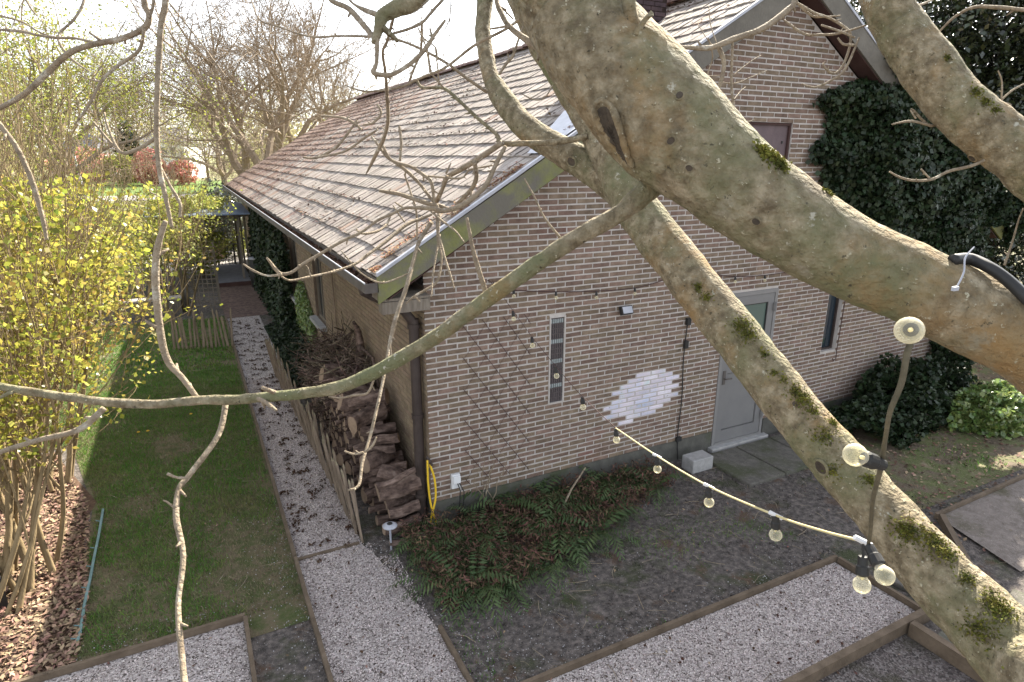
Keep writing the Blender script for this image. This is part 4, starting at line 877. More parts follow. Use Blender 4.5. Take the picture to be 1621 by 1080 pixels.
evergreen('low dense evergreen bush right of the ivy, under the upper right limb', (15.4, 2.4), 3.5, 1.9, 9000, 66, .11)
evergreen('dark bushy evergreen just beyond the right edge of the ivy', (20.5, 3.2), 6.5, 3.0, 12000, 65, .15)
evergreen('evergreen tree showing light between its leaves just right of the gable peak', (11.0, 5.2), 8.6, 2.2, 14000, 63, .12)
# forsythia and right side
c = (11.7, -.15)
t = thing('forsythia', 'yellow flowering shrub beside the house corner on the right', 'shrub', (*c, 0)); rg = random.Random(4); b = MB(); tips = []
for k in range(22):
    a = rg.random() * 6.28; e = V((c[0] + math.cos(a) * .7, c[1] + math.sin(a) * .5, rg.uniform(.9, 1.5))); m_ = V((c[0] + math.cos(a) * .25, c[1] + math.sin(a) * .2, .6)); b.tube([(c[0], c[1], 0), m_, e], [.014, .01, .004], 5); tips += [m_.lerp(e, i / 6) for i in range(7)]
put(b.build('stems', 'pale'), t); nn = np.random.RandomState(5); q = np.array([tuple(tips[i]) for i in nn.randint(0, len(tips), 1500)]) + nn.normal(size=(1500, 3)) * .06; put(bulk('flowers', leaves(q, .05, nn, .1, .6), 4, 'yellowfl'), t)
shrub_c = blob_pts(3500, (15.2, -.2, .5), (1.6, 1, .8), nn, .5, 1, 3); t = thing('hedge', 'leafy hedge on the right behind the yellow shrub', 'hedge', (15.2, -.2, 0)); put(bulk('foliage', leaves(shrub_c, .09, nn, .3, .8), 4, 'ivy'), t)
# ------------------------------------------------------------------ near shrubs on the left
def stem_shrub(label, c, h, rx, ry, ns, nl, seed, size, lean=(.35, .5), leaf='sprung', z0=1.15):
    t = thing('leafy_shrub', label, 'shrub', (*c, 0), 'tall spring shrubs left of the lawn'); rg = random.Random(seed); tips = []
    b = MB()
    for k in range(ns):
        x = c[0] + rg.uniform(-.42, .42); y = c[1] + rg.uniform(-.38, .42); a = rg.random() * 6.28; L_ = h * rg.uniform(.52, .66)
        d = V((rg.gauss(.08, .22) + lean[0] * .3 * rg.uniform(0, 2), rg.gauss(.05, .2) + lean[1] * .3, 1)); grow(b, (x, y, -.02), d, L_, rg.uniform(.020, .040), 0, 3, rg, .55, (2, 4), .22, tips, minr=.003, wob=.07, segs=6)
    put(b.build('stems', 'shrubstem', smooth=True), t)
    tp = np.array([tuple(p) for p in tips]); tp = tp[tp[:, 2] > z0]; nn = np.random.RandomState(seed); tp = tp[nn.permutation(len(tp))[:max(200, nl // 14)]]; idx = nn.randint(0, len(tp), nl); q = tp[idx] + nn.normal(size=(nl, 3)) * .062 * (1 + nn.random((nl, 1)))
    f = np.array([noise.noise(V(p) * 1.7) for p in q]); q = q[(f > -.17) & (q[:, 2] > z0 - .2 + .5 * nn.random(len(q))) & (q[:, 2] < h * 1.08)]
    put(bulk('foliage', leaves(q, size, nn, .35, .75), 4, leaf), t)
stem_shrub('nearest tall yellow green shrub with thick bare stems rising from the mulch', (-4.05, .75), 3.55, 1, 1, 15, 17000, 2, .050, (.35, .5))
stem_shrub('second tall yellow green shrub along the lawn', (-4.2, 2.9), 3.4, 1, 1, 13, 15000, 3, .056, (.4, .3))
stem_shrub('third tall yellow green shrub along the lawn', (-4.5, 5.6), 3.1, 1, 1, 12, 12000, 4, .062, (.3, .1))
stem_shrub('paler shrub overhanging the far end of the lawn', (-4.6, 8.7), 2.7, 1, 1, 10, 5500, 6, .07, (-.1, 0), 'sprung')
stem_shrub('shrub at the left edge behind the nearest one', (-5.9, 4.0), 3.5, 1, 1, 10, 8000, 7, .07, (0, .3), 'spring2')
stem_shrub('twiggy shrub with pale leaves beside the lattice screen', (-2.5, 12.2), 3.0, 1, 1, 9, 5000, 8, .07, (.1, .1), 'spring2', .9)
# ------------------------------------------------------------------ ivy along the side wall
nr = np.random.RandomState(15)
t = thing('ivy', 'dark ivy climbing the side wall near the far end', 'ivy', (-.2, 11, 0))
def f():
    y = 8.8 + nr.random() * 7.5; z = nr.random() * (2.5 - .5 * max(0, 10 - y)); return (-(.08 + .38 * nr.random() * (1 - .25 * z)), y, z)
put(bulk('foliage', leaves(np.array([f() for _ in range(12000)]), .09, nr, .4, .9, normal=np.array((-1, -.3, .3))), 4, 'ivy'), t)
t = thing('ivy_groundcover', 'low dark ivy strip between the gravel path and the side wall', 'ivy', (-.35, 7, 0))
def f():
    y = 5.1 + nr.random() * 4.6; x = -.70 + nr.random() * .68; return (x, y, (.06 + .42 * ((x + .7) / .7) ** 1.2) * (.4 + .6 * nr.random()))
put(bulk('foliage', leaves(np.array([f() for _ in range(11000)]), .06, nr, .5, .9), 4, 'ivy'), t)
t = thing('ivy', 'bright green climber at the foot of the side wall beside the window', 'climber', (-.05, 7.2, 0))
def f():
    y = 6.5 + nr.random() * 1.9; return (-(.03 + .10 * nr.random()), y, nr.random() ** .8 * (1.5 - .6 * abs(y - 7.6)))
put(bulk('foliage', leaves(np.array([f() for _ in range(4200)]), .055, nr, .4, .9, normal=np.array((-1, -.3, .3))), 4, 'ivy2'), t)
# ------------------------------------------------------------------ far end of the garden
t = thing('pergola', 'timber pergola with a blue sheet roof at the far end of the house', 'pergola', (-1.4, 17, 0))
for (x, y) in ((-.62, 15.9), (-.40, 16.2), (-2.9, 16.0), (-2.9, 19), (-.5, 19)):
    b = MB(); b.box((x - .035, y - .035, 0), (x + .035, y + .035, 2.25)); put(b.build('post', 'greywood'), t)
b = MB(); b.box((-3.2, 15.6, 2.26), (-.25, 19.3, 2.30), rot=Matrix.Rotation(.03, 3, 'X')); put(b.build('sheet_roof', 'blueroof'), t)
b = MB(); b.beam((-3.1, 15.95, 2.18), (-.3, 15.95, 2.18), .06, .12); b.beam((-3.1, 19, 2.24), (-.3, 19, 2.24), .06, .10); put(b.build('rail', 'greywood'), t)
tt = thing('climbing_plant', 'leafy climber lying over the pergola roof', 'climbing plant', (-2, 17, 2.3)); q = blob_pts(5200, (-2.0, 17.0, 2.35), (1.35, 1.4, .45), nr, .3, 2, 4); put(bulk('foliage', leaves(q, .08, nr, .4, .8), 4, 'spring2'), tt)
def lattice(a, b_, h, label):
    t = thing('lattice_screen', label, 'lattice screen', (*a, 0), 'wooden lattice screens'); b = MB(); A = V((*a, 0)); B = V((*b_, 0)); L_ = (B - A).length; d = (B - A) / L_
    k = 0
    while k < L_: p = A + d * k; b.beam(p, p + V((0, 0, h)), .02, .012); k += .12
    z = .1
    while z < h: b.beam(A + V((0, -.01, z)), B + V((0, -.01, z)), .012, .02); z += .12
    put(b.build('slats', 'greywood'), t); b = MB()
    for p in (A, B): b.beam(p, p + V((0, 0, h + .05)), .06, .06)
    put(b.build('frame', 'greywood'), t)
lattice((-2.35, 12.6), (-1.52, 12.4), 1.75, 'wooden lattice screen at the left of the brick paving')
lattice((-1.2, 19.6), (-.3, 19.5), 1.9, 'dark lattice screen under the pergola roof')
b = MB(); b.box((-1.42, 15.42, 0), (-.42, 18.9, .14))
for k in range(24): y = 15.44 + k * .145; b.box((-1.42, y, .14), (-.42, y + .11, .158), 1)
tag(b.build('deck', ['soffit', 'decking']), 'grey ribbed timber deck between the brick paving and the patio', 'deck')
t = thing('rain_barrel', 'dark barrel with a pale lid against the side wall beyond the ivy', 'barrel', (-.28, 15.0, 0)); b = MB(); b.lathe((-.28, 15.0, 0), (0, 0, 1), [(.0, 0), (.2, 0), (.24, .4), (.23, .8), (.21, .9)], 18); put(b.build('body', 'black', smooth=True), t); b = MB(); b.lathe((-.28, 15, .9), (0, 0, 1), [(.225, 0), (.225, .04), (.0, .06)], 18); put(b.build('lid', 'zinc'), t)
b = MB(); b.box((-4.6, 12.3, 0), (-2.45, 12.55, .38)); b.box((-4.65, 12.27, .38), (-2.42, 12.6, .43), 1); tag(b.build('garden_wall', ['greywood', 'patio']), 'low dark garden wall with a pale top behind the lawn', 'garden wall')
M['terracotta'] = mat('terracotta', [(.34, .22, .15), (.44, .3, .22)], 5, .85)
t = thing('flower_pot', 'tall pale terracotta pot standing on the patio', 'flower pot', (-1.15, 21.6, 0)); b = MB(); b.lathe((-1.15, 21.6, 0), (0, 0, 1), [(.0, .0), (.28, .0), (.22, .5), (.2, .75), (.15, .75), (.15, .7)], 18); put(b.build('pot', 'terracotta', smooth=True), t)
b = MB(); b.tube([(-.62, 19.9, 0), (-.62, 19.9, .75)], .03, 6); b.box((-.8, 19.8, .75), (-.44, 20.0, .79)); tag(b.build('patio_table', 'black'), 'small dark pedestal table on the patio', 'table')
# lamp post
c = gpos(114, 34); t = thing('lamp_post', 'slim white lamp post behind the shrubs on the left', 'lamp post', (*c, 0)); b = MB(); b.tube([(c[0] + .35, c[1], 0), (c[0], c[1], 5.1)], [.07, .045], 8); put(b.build('pole', 'white'), t); b = MB(); b.beam((c[0] - .05, c[1], 5.1), (c[0] - .6, c[1], 5.15), .12, .06); put(b.build('lamp_head', 'white'), t)
# far houses
def far_house(label, u0, u1, depth, zt, roof_h, wallm, windows=True):
    a = V((*gpos(u0, depth), 0)); b_ = V((*gpos(u1, depth), 0)); d = (b_ - a).normalized(); n = V((-d.y, d.x, 0)); L_ = (b_ - a).length; dp = 8
    t = thing('house', label, 'house', tuple(a), 'houses across the road'); b = MB()
    q = [a, b_, b_ + n * dp, a + n * dp]; b.add([*q, *[p + V((0, 0, zt)) for p in q]], ((0, 1, 5, 4), (1, 2, 6, 5), (2, 3, 7, 6), (3, 0, 4, 7))); put(b.build('wall', wallm), t)
    b = MB(); e = .5; q = [a - d * e - n * e, b_ + d * e - n * e, b_ + d * e + n * (dp + e), a - d * e + n * (dp + e)]; q = [p + V((0, 0, zt)) for p in q]; r0 = a + n * dp / 2 + d * 2.5 + V((0, 0, zt + roof_h)); r1 = b_ + n * dp / 2 - d * 2.5 + V((0, 0, zt + roof_h)); b.add([*q, r0, r1], ((0, 1, 5, 4), (1, 2, 5), (2, 3, 4, 5), (3, 0, 4), (3, 2, 1, 0))); put(b.build('roof', 'slate'), t)
    if windows:
        k = 1.0
        while k < L_ - 1:
            for z in (1.0, 3.9) if zt > 4.5 else (1.0,):
                p = a + d * k - n * .02; b = MB(); b.add([p + V((0, 0, z)), p + d * .9 + V((0, 0, z)), p + d * .9 + V((0, 0, z + 1.2)), p + V((0, 0, z + 1.2))], [(0, 1, 2, 3)]); put(b.build('window', 'farwin'), t)
            k += 1.5
far_house('white two storey house with a grey hipped roof across the road', 218, 292, 104, 6.0, 2.4, 'render')
far_house('long low building with a pale grey roof behind the red shrub', 84, 152, 102, 4.8, 2.4, 'render', False)
# ------------------------------------------------------------------ the walnut tree whose limbs fill the foreground
TB = V((.9, -5.75, 0))
tree_ = thing('walnut_tree', 'large bare walnut tree whose thick mossy limbs cross in front of the house', 'tree', tuple(TB))
def px(list_, t0, t1, cl=0):
    """list of (u, v, width_px[, depth]) -> control points"""
    n = len(list_); out = []; ds = [0]
    for i in range(1, n): ds.append(ds[-1] + math.hypot(list_[i][0] - list_[i - 1][0], list_[i][1] - list_[i - 1][1]))
    for i, c in enumerate(list_):
        t = c[3] if len(c) > 3 else t0 + (t1 - t0) * ds[i] / ds[-1]
        out.append((P(c[0], c[1], t), c[2] / 2 * t / FOC))
    return out
def limb(ctrl, parent, name='limb', sides=26, lump=.07, sub=14, m='bark', ls=9):
    pts, r = smooth_path(ctrl, sub); b = MB(); b.tube(pts, r, sides, lump=lump, ls=ls); return put(b.build(name, m, smooth=True), parent) if parent is tree_ else b.build(name, m, parent, smooth=True)
JN = V((.62, -5.62, 2.35))
limbA = limb([(P(700, -560, 2.1), .06), (P(780, -260, 1.8), .09)] + px([(862, -60, 138), (903, 20, 152), (980, 117, 178), (1060, 202, 182), (1146, 279, 150), (1248, 350, 138), (1350, 409, 128), (1450, 455, 126), (1550, 504, 128), (1660, 562, 134)], 1.52, 1.32) + [(P(1850, 740, 1.36), .125), (JN + V((-.1, 0, .05)), .15), (JN, .16)], tree_, sides=40, lump=.055, sub=18, ls=6)
limbB = limb([(P(700, -420, 4.2), .05), (P(770, -180, 3.8), .07)] + px([(826, -20, 56), (862, 60, 58), (899, 122, 58), (945, 200, 62), (980, 270, 68), (1012, 335, 70), (1100, 452, 73), (1165, 532, 75), (1235, 622, 77), (1310, 712, 82), (1380, 792, 88), (1455, 878, 97), (1530, 958, 110), (1610, 1040, 124), (1720, 1140, 140)], 3.35, 1.7) + [(JN + V((-.25, .06, -.35)), .15), (JN + V((0, 0, -.5)), .17)], tree_, sides=30, lump=.07, sub=14)
limbC = limb([(P(740, -300, 4.0), .03)] + px([(764, -30, 24), (768, 0, 25), (764, 45, 25), (768, 80, 25), (775, 115, 26), (785, 140, 33), (801, 165, 37), (823, 192, 39), (860, 222, 42), (905, 248, 48), (950, 276, 54), (1000, 318, 56)], 3.5, 3.08), tree_, sides=20, lump=.08, sub=9)
limbD = limb([(P(1250, -480, 3.2), .05), (P(1330, -200, 2.9), .08)] + px([(1395, -20, 66), (1425, 45, 72), (1470, 108, 80), (1508, 158, 78), (1560, 205, 82), (1621, 250, 84), (1710, 330, 95)], 2.5, 2.2) + [(P(1900, 560, 1.8), .10), (JN + V((0, .1, .0)), .13)], tree_, sides=26, lump=.07, sub=12)
b = MB(); tr_pts, tr_r = smooth_path([(TB - V((0, 0, .2)), .32), (TB + V((0, 0, .2)), .27), (TB + V((-.08, .02, 1.0)), .22), (JN + V((.05, 0, -.5)), .20), (JN, .19), (JN + V((.05, .1, .5)), .12), (JN + V((.15, .3, 1.4)), .07)], 8); b.tube(tr_pts, tr_r, 28, lump=.08, ls=5); put(b.build('trunk', 'bark', smooth=True), tree_)
def twig(lst, t0, t1, parent=None, sides=8, lump=.10, name='branch', m='bark2', scale=1.0):
    c = px([(a[0], a[1], a[2] * scale, *a[3:]) for a in lst], t0, t1); pts, r = smooth_path(c, 6); b = MB(); b.tube(pts, r, sides, lump=lump, ls=25)
    # buds and spurs
    for i in range(3, len(pts) - 2, 5):
        if rnd.random() < .55 and r[i] < .012:
            d = (pts[i + 1] - pts[i - 1]).normalized(); s = V((rnd.gauss(0, 1), rnd.gauss(0, 1), rnd.gauss(0, 1))); s = (s - d * s.dot(d)).normalized(); L_ = r[i] * rnd.uniform(2, 5)
            b.tube([pts[i], pts[i] + (s * .8 + d * .6) * L_], [r[i] * .7, r[i] * .35], 5)
    return put(b.build(name, m, smooth=True), tree_)
K = twig
K([(1062, 262, 52), (1040, 286, 38), (985, 335, 30), (900, 385, 27), (790, 460, 26), (700, 527, 24), (620, 575, 22), (540, 612, 20), (470, 624, 17), (430, 628, 16), (370, 633, 15), (313, 634, 15), (240, 640, 14), (165, 636, 14), (80, 625, 13), (0, 612, 12), (-90, 596, 10)], 1.5, 1.75, sides=16, m='bark', name='long_branch', lump=.17)
K([(313, 632, 9), (290, 600, 9), (265, 570, 11), (253, 520, 11), (246, 440, 12), (250, 390, 10), (262, 350, 7)], 1.7, 1.6)
K([(357, 640, 10), (345, 690, 9), (300, 752, 9), (283, 775, 9), (279, 820, 10), (290, 880, 9), (282, 960, 9), (288, 1040, 10), (294, 1100, 10)], 1.7, 1.3)
K([(297, 757, 5), (280, 756, 4), (265, 750, 5)], 1.55, 1.55); K([(277, 805, 4), (265, 795, 3), (258, 792, 2)], 1.5, 1.5)
K([(165, 646, 10), (125, 680, 10), (60, 697, 9), (0, 716, 8), (-60, 740, 8)], 1.72, 1.6)
K([(405, 628, 9), (425, 640, 7), (438, 650, 4)], 1.65, 1.6); K([(440, 624, 8), (415, 614, 6)], 1.65, 1.6)
K([(770, 466, 9), (757, 425, 9), (748, 392, 7), (739, 345, 5)], 1.62, 1.6); K([(888, 378, 5), (862, 345, 3.5), (845, 310, 3), (830, 283, 2.5)], 1.6, 1.6)
# hanging twigs at the left
K([(264, -120, 10), (262, 0, 10), (255, 40, 9), (250, 120, 8.5), (248, 200, 8), (252, 265, 8), (262, 312, 7), (272, 360, 5)], 1.5, 1.6)
K([(252, 262, 5), (268, 292, 4.5), (285, 322, 5), (284, 345, 4)], 1.6, 1.6); K([(249, 217, 6), (215, 238, 6), (190, 240, 5), (172, 205, 4), (165, 178, 2.5)], 1.58, 1.6); K([(188, 240, 4), (163, 212, 4), (148, 193, 2.5)], 1.6, 1.6)
K([(247, 308, 2.5), (240, 306, 2.5), (236, 300, 2)], 1.6, 1.6)
K([(225, -90, 8), (228, 0, 9), (236, 25, 9), (228, 45, 9), (190, 62, 9), (150, 70, 9), (110, 84, 9), (70, 120, 9), (40, 148, 8), (0, 171, 7), (-60, 200, 6)], 1.5, 1.7)
K([(228, 45, 5), (220, 80, 5), (185, 105, 5), (160, 130, 4.5), (145, 160, 4), (130, 182, 3.5), (118, 197, 2)], 1.55, 1.6); K([(240, -20, 5), (243, 5, 5), (236, 30, 4)], 1.5, 1.52)
K([(134, -40, 4), (133, 0, 4.5), (118, 30, 4), (92, 58, 4), (110, 90, 4), (140, 113, 2.5)], 1.8, 1.7); K([(150, 68, 4), (120, 61, 4), (90, 60, 4.5), (60, 56, 4), (35, 50, 4.5), (0, 47, 4), (-40, 44, 3)], 1.65, 1.8)
K([(0, 25, 3), (35, 35, 3), (60, 50, 3), (88, 61, 3)], 1.8, 1.8); K([(35, -10, 3), (50, 15, 3), (60, 26, 2)], 1.8, 1.8)
K([(-40, 150, 7), (0, 198, 8), (27, 235, 8), (50, 285, 8), (66, 340, 7), (74, 380, 5)], 1.5, 1.6); K([(160, 130, 3), (140, 125, 2), (125, 117, 2)], 1.6, 1.6); K([(268, 5, 2.5), (310, 58, 2.5), (345, 105, 2.5), (358, 122, 2)], 1.9, 2.0); K([(250, 125, 2.5), (290, 145, 2), (322, 170, 2)], 1.9, 2)
K([(395, -10, 2), (410, 30, 2.5), (440, 42, 3), (490, 58, 3), (540, 57, 3.5), (592, 58, 4)], 1.6, 1.4); K([(440, 40, 2), (455, 10, 2), (462, -20, 2)], 1.6, 1.6)
# cluster top middle
K([(740, -140, 34), (690, -50, 30), (657, 0, 26), (628, 14, 25), (606, 26, 22), (600, 46, 17), (592, 68, 10)], 1.25, 1.2, sides=14, m='bark', name='thick_spur')
K([(602, 25, 10), (582, 18, 8), (562, 8, 4), (548, -5, 3)], 1.22, 1.25); K([(628, 10, 12), (625, -20, 10)], 1.22, 1.22, m='bark')
K([(505, -30, 7), (524, 0, 8), (552, 14, 9), (573, 37, 9), (592, 60, 8)], 1.3, 1.21); K([(597, 62, 8), (596, 100, 6), (591, 115, 8), (610, 119, 7), (628, 115, 7), (656, 96, 7), (676, 74, 7), (688, 55, 6), (705, 32, 4)], 1.2, 1.2); K([(687, 62, 5), (683, 55, 4), (681, 46, 3)], 1.2, 1.2)
K([(624, 24, 5), (613, 65, 5), (606, 83, 4.5), (610, 115, 4.5), (613, 157, 6), (614, 192, 6), (608, 218, 6), (602, 231, 7), (591, 253, 6), (580, 275, 2)], 1.25, 2.0); K([(619, 54, 4), (647, 46, 4.5), (669, 35, 5), (684, 18, 5), (703, -3, 5), (720, -30, 4)], 1.4, 1.5); K([(626, 26, 3), (656, 18, 4), (680, -2, 4)], 1.4, 1.5)
K([(662, 45, 2.5), (672, 62, 2.5), (690, 76, 2.5), (692, 100, 2), (694, 113, 2)], 2, 2); K([(668, 35, 4), (666, 80, 4), (655, 110, 4), (648, 128, 4)], 2, 2.2)
K([(610, 62, 3), (635, 65, 4), (671, 80, 4), (710, 102, 4.5), (739, 124, 5), (771, 146, 6)], 3.0, 3.3); K([(668, -10, 1.5), (667, 40, 1.8), (676, 85, 2), (680, 115, 2)], 2.6, 2.6); K([(714, -10, 2.5), (712, 28, 2), (702, 50, 1.5), (697, 56, 1)], 2, 2); K([(712, 30, 2), (713, 50, 1.5), (710, 63, 1.2)], 2, 2)
K([(846, 12, 4), (819, 33, 5), (803, 45, 5), (774, 60, 5), (748, 74, 5), (711, 103, 4.5), (693, 113, 4), (658, 127, 4.5), (637, 137, 4), (598, 144, 3.5), (573, 144, 3), (548, 136, 2)], 2.4, 2.9)
K([(776, 46, 3), (800, 42, 4), (812, 38, 3)], 2.4, 2.4)
K([(930, 216, 9), (900, 222, 10), (870, 226, 9), (835, 227, 9), (793, 227, 9), (787, 214, 6), (757, 188, 5.5), (727, 160, 5.5), (702, 140, 5), (669, 139, 5), (660, 127, 4)], 3.0, 3.3, m='bark')
K([(702, 139, 3), (690, 125, 3), (682, 113, 3), (677, 80, 2.5), (668, 62, 2)], 3.2, 3.1); K([(695, 135, 3), (693, 110, 2.5), (689, 75, 2.5)], 3.2, 3.1)
K([(795, 226, 10), (757, 252, 9), (730, 268, 9), (708, 281, 8), (700, 300, 6), (690, 318, 5), (682, 335, 4)], 3.1, 3.5); K([(708, 280, 6), (696, 312, 5), (691, 322, 4)], 3.2, 3.5)
K([(751, 256, 7), (754, 280, 7), (748, 297, 7), (735, 312, 7), (722, 324, 6)], 3.15, 3.4)
K([(800, 232, 6), (790, 250, 7), (782, 267, 7), (770, 292, 8), (757, 306, 8), (740, 320, 9), (722, 329, 9), (700, 334, 8), (683, 330, 8), (655, 329, 6), (639, 330, 5), (620, 339, 5), (598, 349, 5), (583, 360, 4), (569, 369, 4.5), (540, 383, 5), (509, 401, 5.5), (480, 418, 5), (462, 431, 5), (446, 434, 6), (436, 426, 6), (430, 418, 5), (422, 408, 3)], 3.05, 2.6)
K([(446, 434, 5), (438, 436, 4), (420, 436, 3), (400, 428, 4), (385, 418, 2.5)], 2.6, 2.6); K([(446, 438, 3), (460, 444, 3), (492, 438, 4), (528, 430, 4), (562, 418, 4.5), (584, 402, 5), (610, 383, 6), (643, 356, 6.5), (668, 346, 5), (683, 340, 4)], 2.65, 3.3); K([(492, 438, 3), (488, 425, 2), (484, 420, 1.5)], 2.65, 2.65)
K([(569, 369, 3), (580, 370, 4), (600, 365, 4.5), (612, 355, 4), (618, 342, 3)], 3, 3.2); K([(569, 369, 3), (564, 362, 2)], 3, 3); K([(640, 330, 4), (632, 325, 3), (625, 320, 2)], 3.1, 3.1); K([(641, 352, 3), (632, 340, 3), (622, 325, 2)], 3.1, 3.1)
K([(600, 302, 5, 3.3), (630, 307, 6), (655, 315, 7), (680, 323, 7), (700, 327, 6), (722, 337, 3)], 3.3, 3.4); K([(588, 216, 3), (600, 232, 4), (612, 248, 5), (625, 257, 5), (645, 272, 5.5), (665, 292, 5), (675, 305, 5), (688, 322, 4)], 3.3, 3.4)
K([(606, 231, 5), (620, 254, 5), (650, 264, 5), (670, 277, 6), (682, 287, 6), (686, 308, 5), (686, 322, 4)], 3.3, 3.4); K([(632, 200, 4), (635, 225, 4.5), (633, 255, 4)], 3.3, 3.3); K([(678, 279, 3), (702, 281, 3.5), (730, 282, 3), (742, 270, 3), (752, 267, 3), (780, 262, 2.5)], 3.3, 3.2)
K([(640, 275, 3), (650, 305, 3.5), (659, 335, 3.5), (660, 380, 3)], 3.4, 3.4)
K([(692, 325, 5), (695, 345, 5), (694, 370, 4), (700, 392, 4), (705, 412, 4.5), (713, 436, 4), (719, 457, 2)], 3.3, 3.1); K([(692, 342, 5), (694, 380, 5), (699, 410, 3), (692, 445, 4), (672, 460, 4), (655, 470, 4), (643, 481, 2)], 3.3, 3.1); K([(683, 335, 4), (700, 350, 3.5), (720, 365, 3), (735, 384, 2)], 3.3, 3.1); K([(696, 372, 4), (686, 430, 3), (683, 470, 2)], 3.3, 3.1)
K([(655, 468, 3), (665, 478, 3)], 3.1, 3.1); K([(765, 250, 3), (750, 262, 3)], 3.1, 3.1); K([(714, 258, 2), (706, 275, 4)], 3.2, 3.2)
K([(683, 352, 7), (664, 382, 6), (654, 415, 6), (644, 452, 7), (631, 490, 7), (623, 517, 7), (616, 550, 6), (610, 585, 5), (599, 636, 5), (586, 691, 5), (574, 731, 5), (568, 768, 5), (551, 776, 3)], 3.3, 2.5); K([(575, 716, 4), (560, 719, 3.5), (545, 714, 2.5)], 2.6, 2.6); K([(578, 716, 4), (590, 705, 4), (596, 692, 2.5)], 2.6, 2.6); K([(617, 545, 3), (619, 560, 3), (620, 580, 3)], 2.7, 2.7)
K([(592, 600, 4), (582, 622, 4), (560, 626, 4), (540, 630, 3), (520, 628, 2)], 2.2, 2.2)
K([(540, 397, 3), (555, 415, 3), (575, 435, 3), (605, 448, 4), (640, 436, 3), (655, 428, 2)], 3.2, 3.3, scale=.8); K([(480, 249, 3), (500, 250, 4), (530, 235, 4.5), (550, 212, 4), (565, 190, 3)], 3.6, 3.6); K([(500, 250, 3), (545, 240, 4), (575, 220, 4), (598, 205, 3)], 3.6, 3.4)
K([(508, 184, 3), (540, 186, 4), (560, 195, 5), (572, 205, 4)], 3.6, 3.6); K([(597, 165, 3), (603, 180, 4), (590, 195, 4), (575, 198, 3)], 3.5, 3.5)
# branches in front of the tiles, centre top
K([(776, -70, 8), (786, 0, 8), (793, 20, 9), (807, 43, 9), (837, 66, 11), (863, 82, 12), (878, 95, 12), (902, 120, 11), (922, 142, 10), (945, 168, 9)], 1.9, 1.55, sides=12); K([(790, 118, 4), (802, 100, 5), (812, 88, 5), (820, 65, 4), (828, 42, 3)], 3.2, 3.2); K([(790, 8, 3), (812, 30, 3)], 2.6, 2.6)
K([(882, 70, 3), (868, 48, 2.5), (872, 30, 2)], 2.6, 2.6); K([(875, 135, 2.5), (862, 155, 2), (845, 158, 2), (825, 148, 1.5)], 3.1, 3.1); K([(905, 112, 4), (904, 95, 3)], 1.56, 1.56)
K([(995, -60, 26), (995, 0, 22), (1000, 30, 22), (1004, 60, 20)], 1.35, 1.38, m='bark'); K([(1004, 58, 14), (1018, 36, 9), (1032, 20, 7)], 1.36, 1.36, m='bark')
K([(1275, -60, 8), (1259, 0, 9), (1246, 17, 10), (1206, 46, 10), (1164, 61, 10), (1128, 75, 9), (1100, 76, 7), (1075, 74, 5)], 2.6, 2.3); K([(1138, 76, 8), (1146, 100, 7), (1141, 130, 7), (1130, 153, 5)], 2.4, 2.4); K([(1160, 62, 4), (1158, 136, 4), (1164, 185, 4)], 2.4, 2.4)
K([(1164, 185, 2.5), (1180, 193, 2.5), (1194, 190, 1.5)], 2.4, 2.4)
K([(1262, 5, 4), (1290, 21, 4), (1317, 31, 4), (1346, 54, 4), (1338, 96, 4), (1321, 117, 3.5), (1304, 105, 3), (1306, 98, 2)], 2.6, 2.5); K([(1241, 32, 3), (1273, 54, 4), (1300, 55, 4), (1328, 53, 4), (1384, 36, 2)], 2.6, 2.5); K([(1360, 60, 3), (1338, 109, 4), (1315, 128, 4), (1290, 138, 3), (1269, 133, 2)], 2.5, 2.5)
K([(1264, 8, 3), (1285, 25, 4), (1300, 27, 3), (1330, 25, 2)], 2.6, 2.6); K([(1300, 40, 3), (1330, 50, 4), (1353, 60, 3)], 2.5, 2.5); K([(1326, 60, 3), (1335, 70, 4), (1352, 72, 4)], 2.5, 2.5)
for a in ([(1132, 76, 2), (1118, 60, 1.5), (1105, 38, 1.2)], [(1135, 70, 2), (1125, 40, 1.6), (1122, 10, 1.2)], [(1130, 150, 2), (1110, 120, 2), (1092, 90, 1.5)], [(1140, 130, 2), (1165, 132, 2), (1190, 122, 2), (1214, 112, 1.5)], [(1160, 120, 2), (1185, 100, 2), (1204, 88, 1.5)], [(1140, 120, 2), (1115, 120, 2), (1100, 112, 1.4)], [(1160, 160, 2), (1172, 145, 1.5), (1180, 138, 1.2)], [(1121, 60, 2), (1128, 90, 2), (1120, 118, 2), (1125, 124, 1.5)]): K(a, 2.4, 2.5)
# twigs near limb D
K([(1515, 186, 5), (1490, 194, 4.5), (1473, 199, 4.5), (1458, 188, 4), (1447, 176, 3.5), (1442, 172, 2)], 2.45, 2.4); K([(1473, 199, 4), (1443, 192, 4), (1412, 197, 2.5)], 2.4, 2.4); K([(1450, 188, 3), (1441, 174, 2)], 2.4, 2.4)
K([(1575, 245, 5), (1540, 262, 5), (1503, 271, 5), (1475, 284, 4.5), (1447, 286, 4), (1425, 281, 3.5), (1408, 272, 2.5)], 2.3, 2.3); K([(1472, 283, 3), (1458, 268, 2.5)], 2.3, 2.3)
K([(1650, 192, 4), (1621, 189, 4), (1595, 185, 4), (1599, 167, 4), (1585, 161, 3), (1600, 145, 3), (1621, 133, 2.5), (1650, 120, 2)], 2.5, 2.5); K([(1585, 160, 3), (1586, 130, 2.5), (1580, 112, 2)], 2.5, 2.5); K([(1680, 20, 5), (1621, 16, 6), (1580, 12, 6), (1540, 12, 5), (1510, 28, 4), (1485, 52, 3), (1465, 70, 2)], 2.6, 3.0)
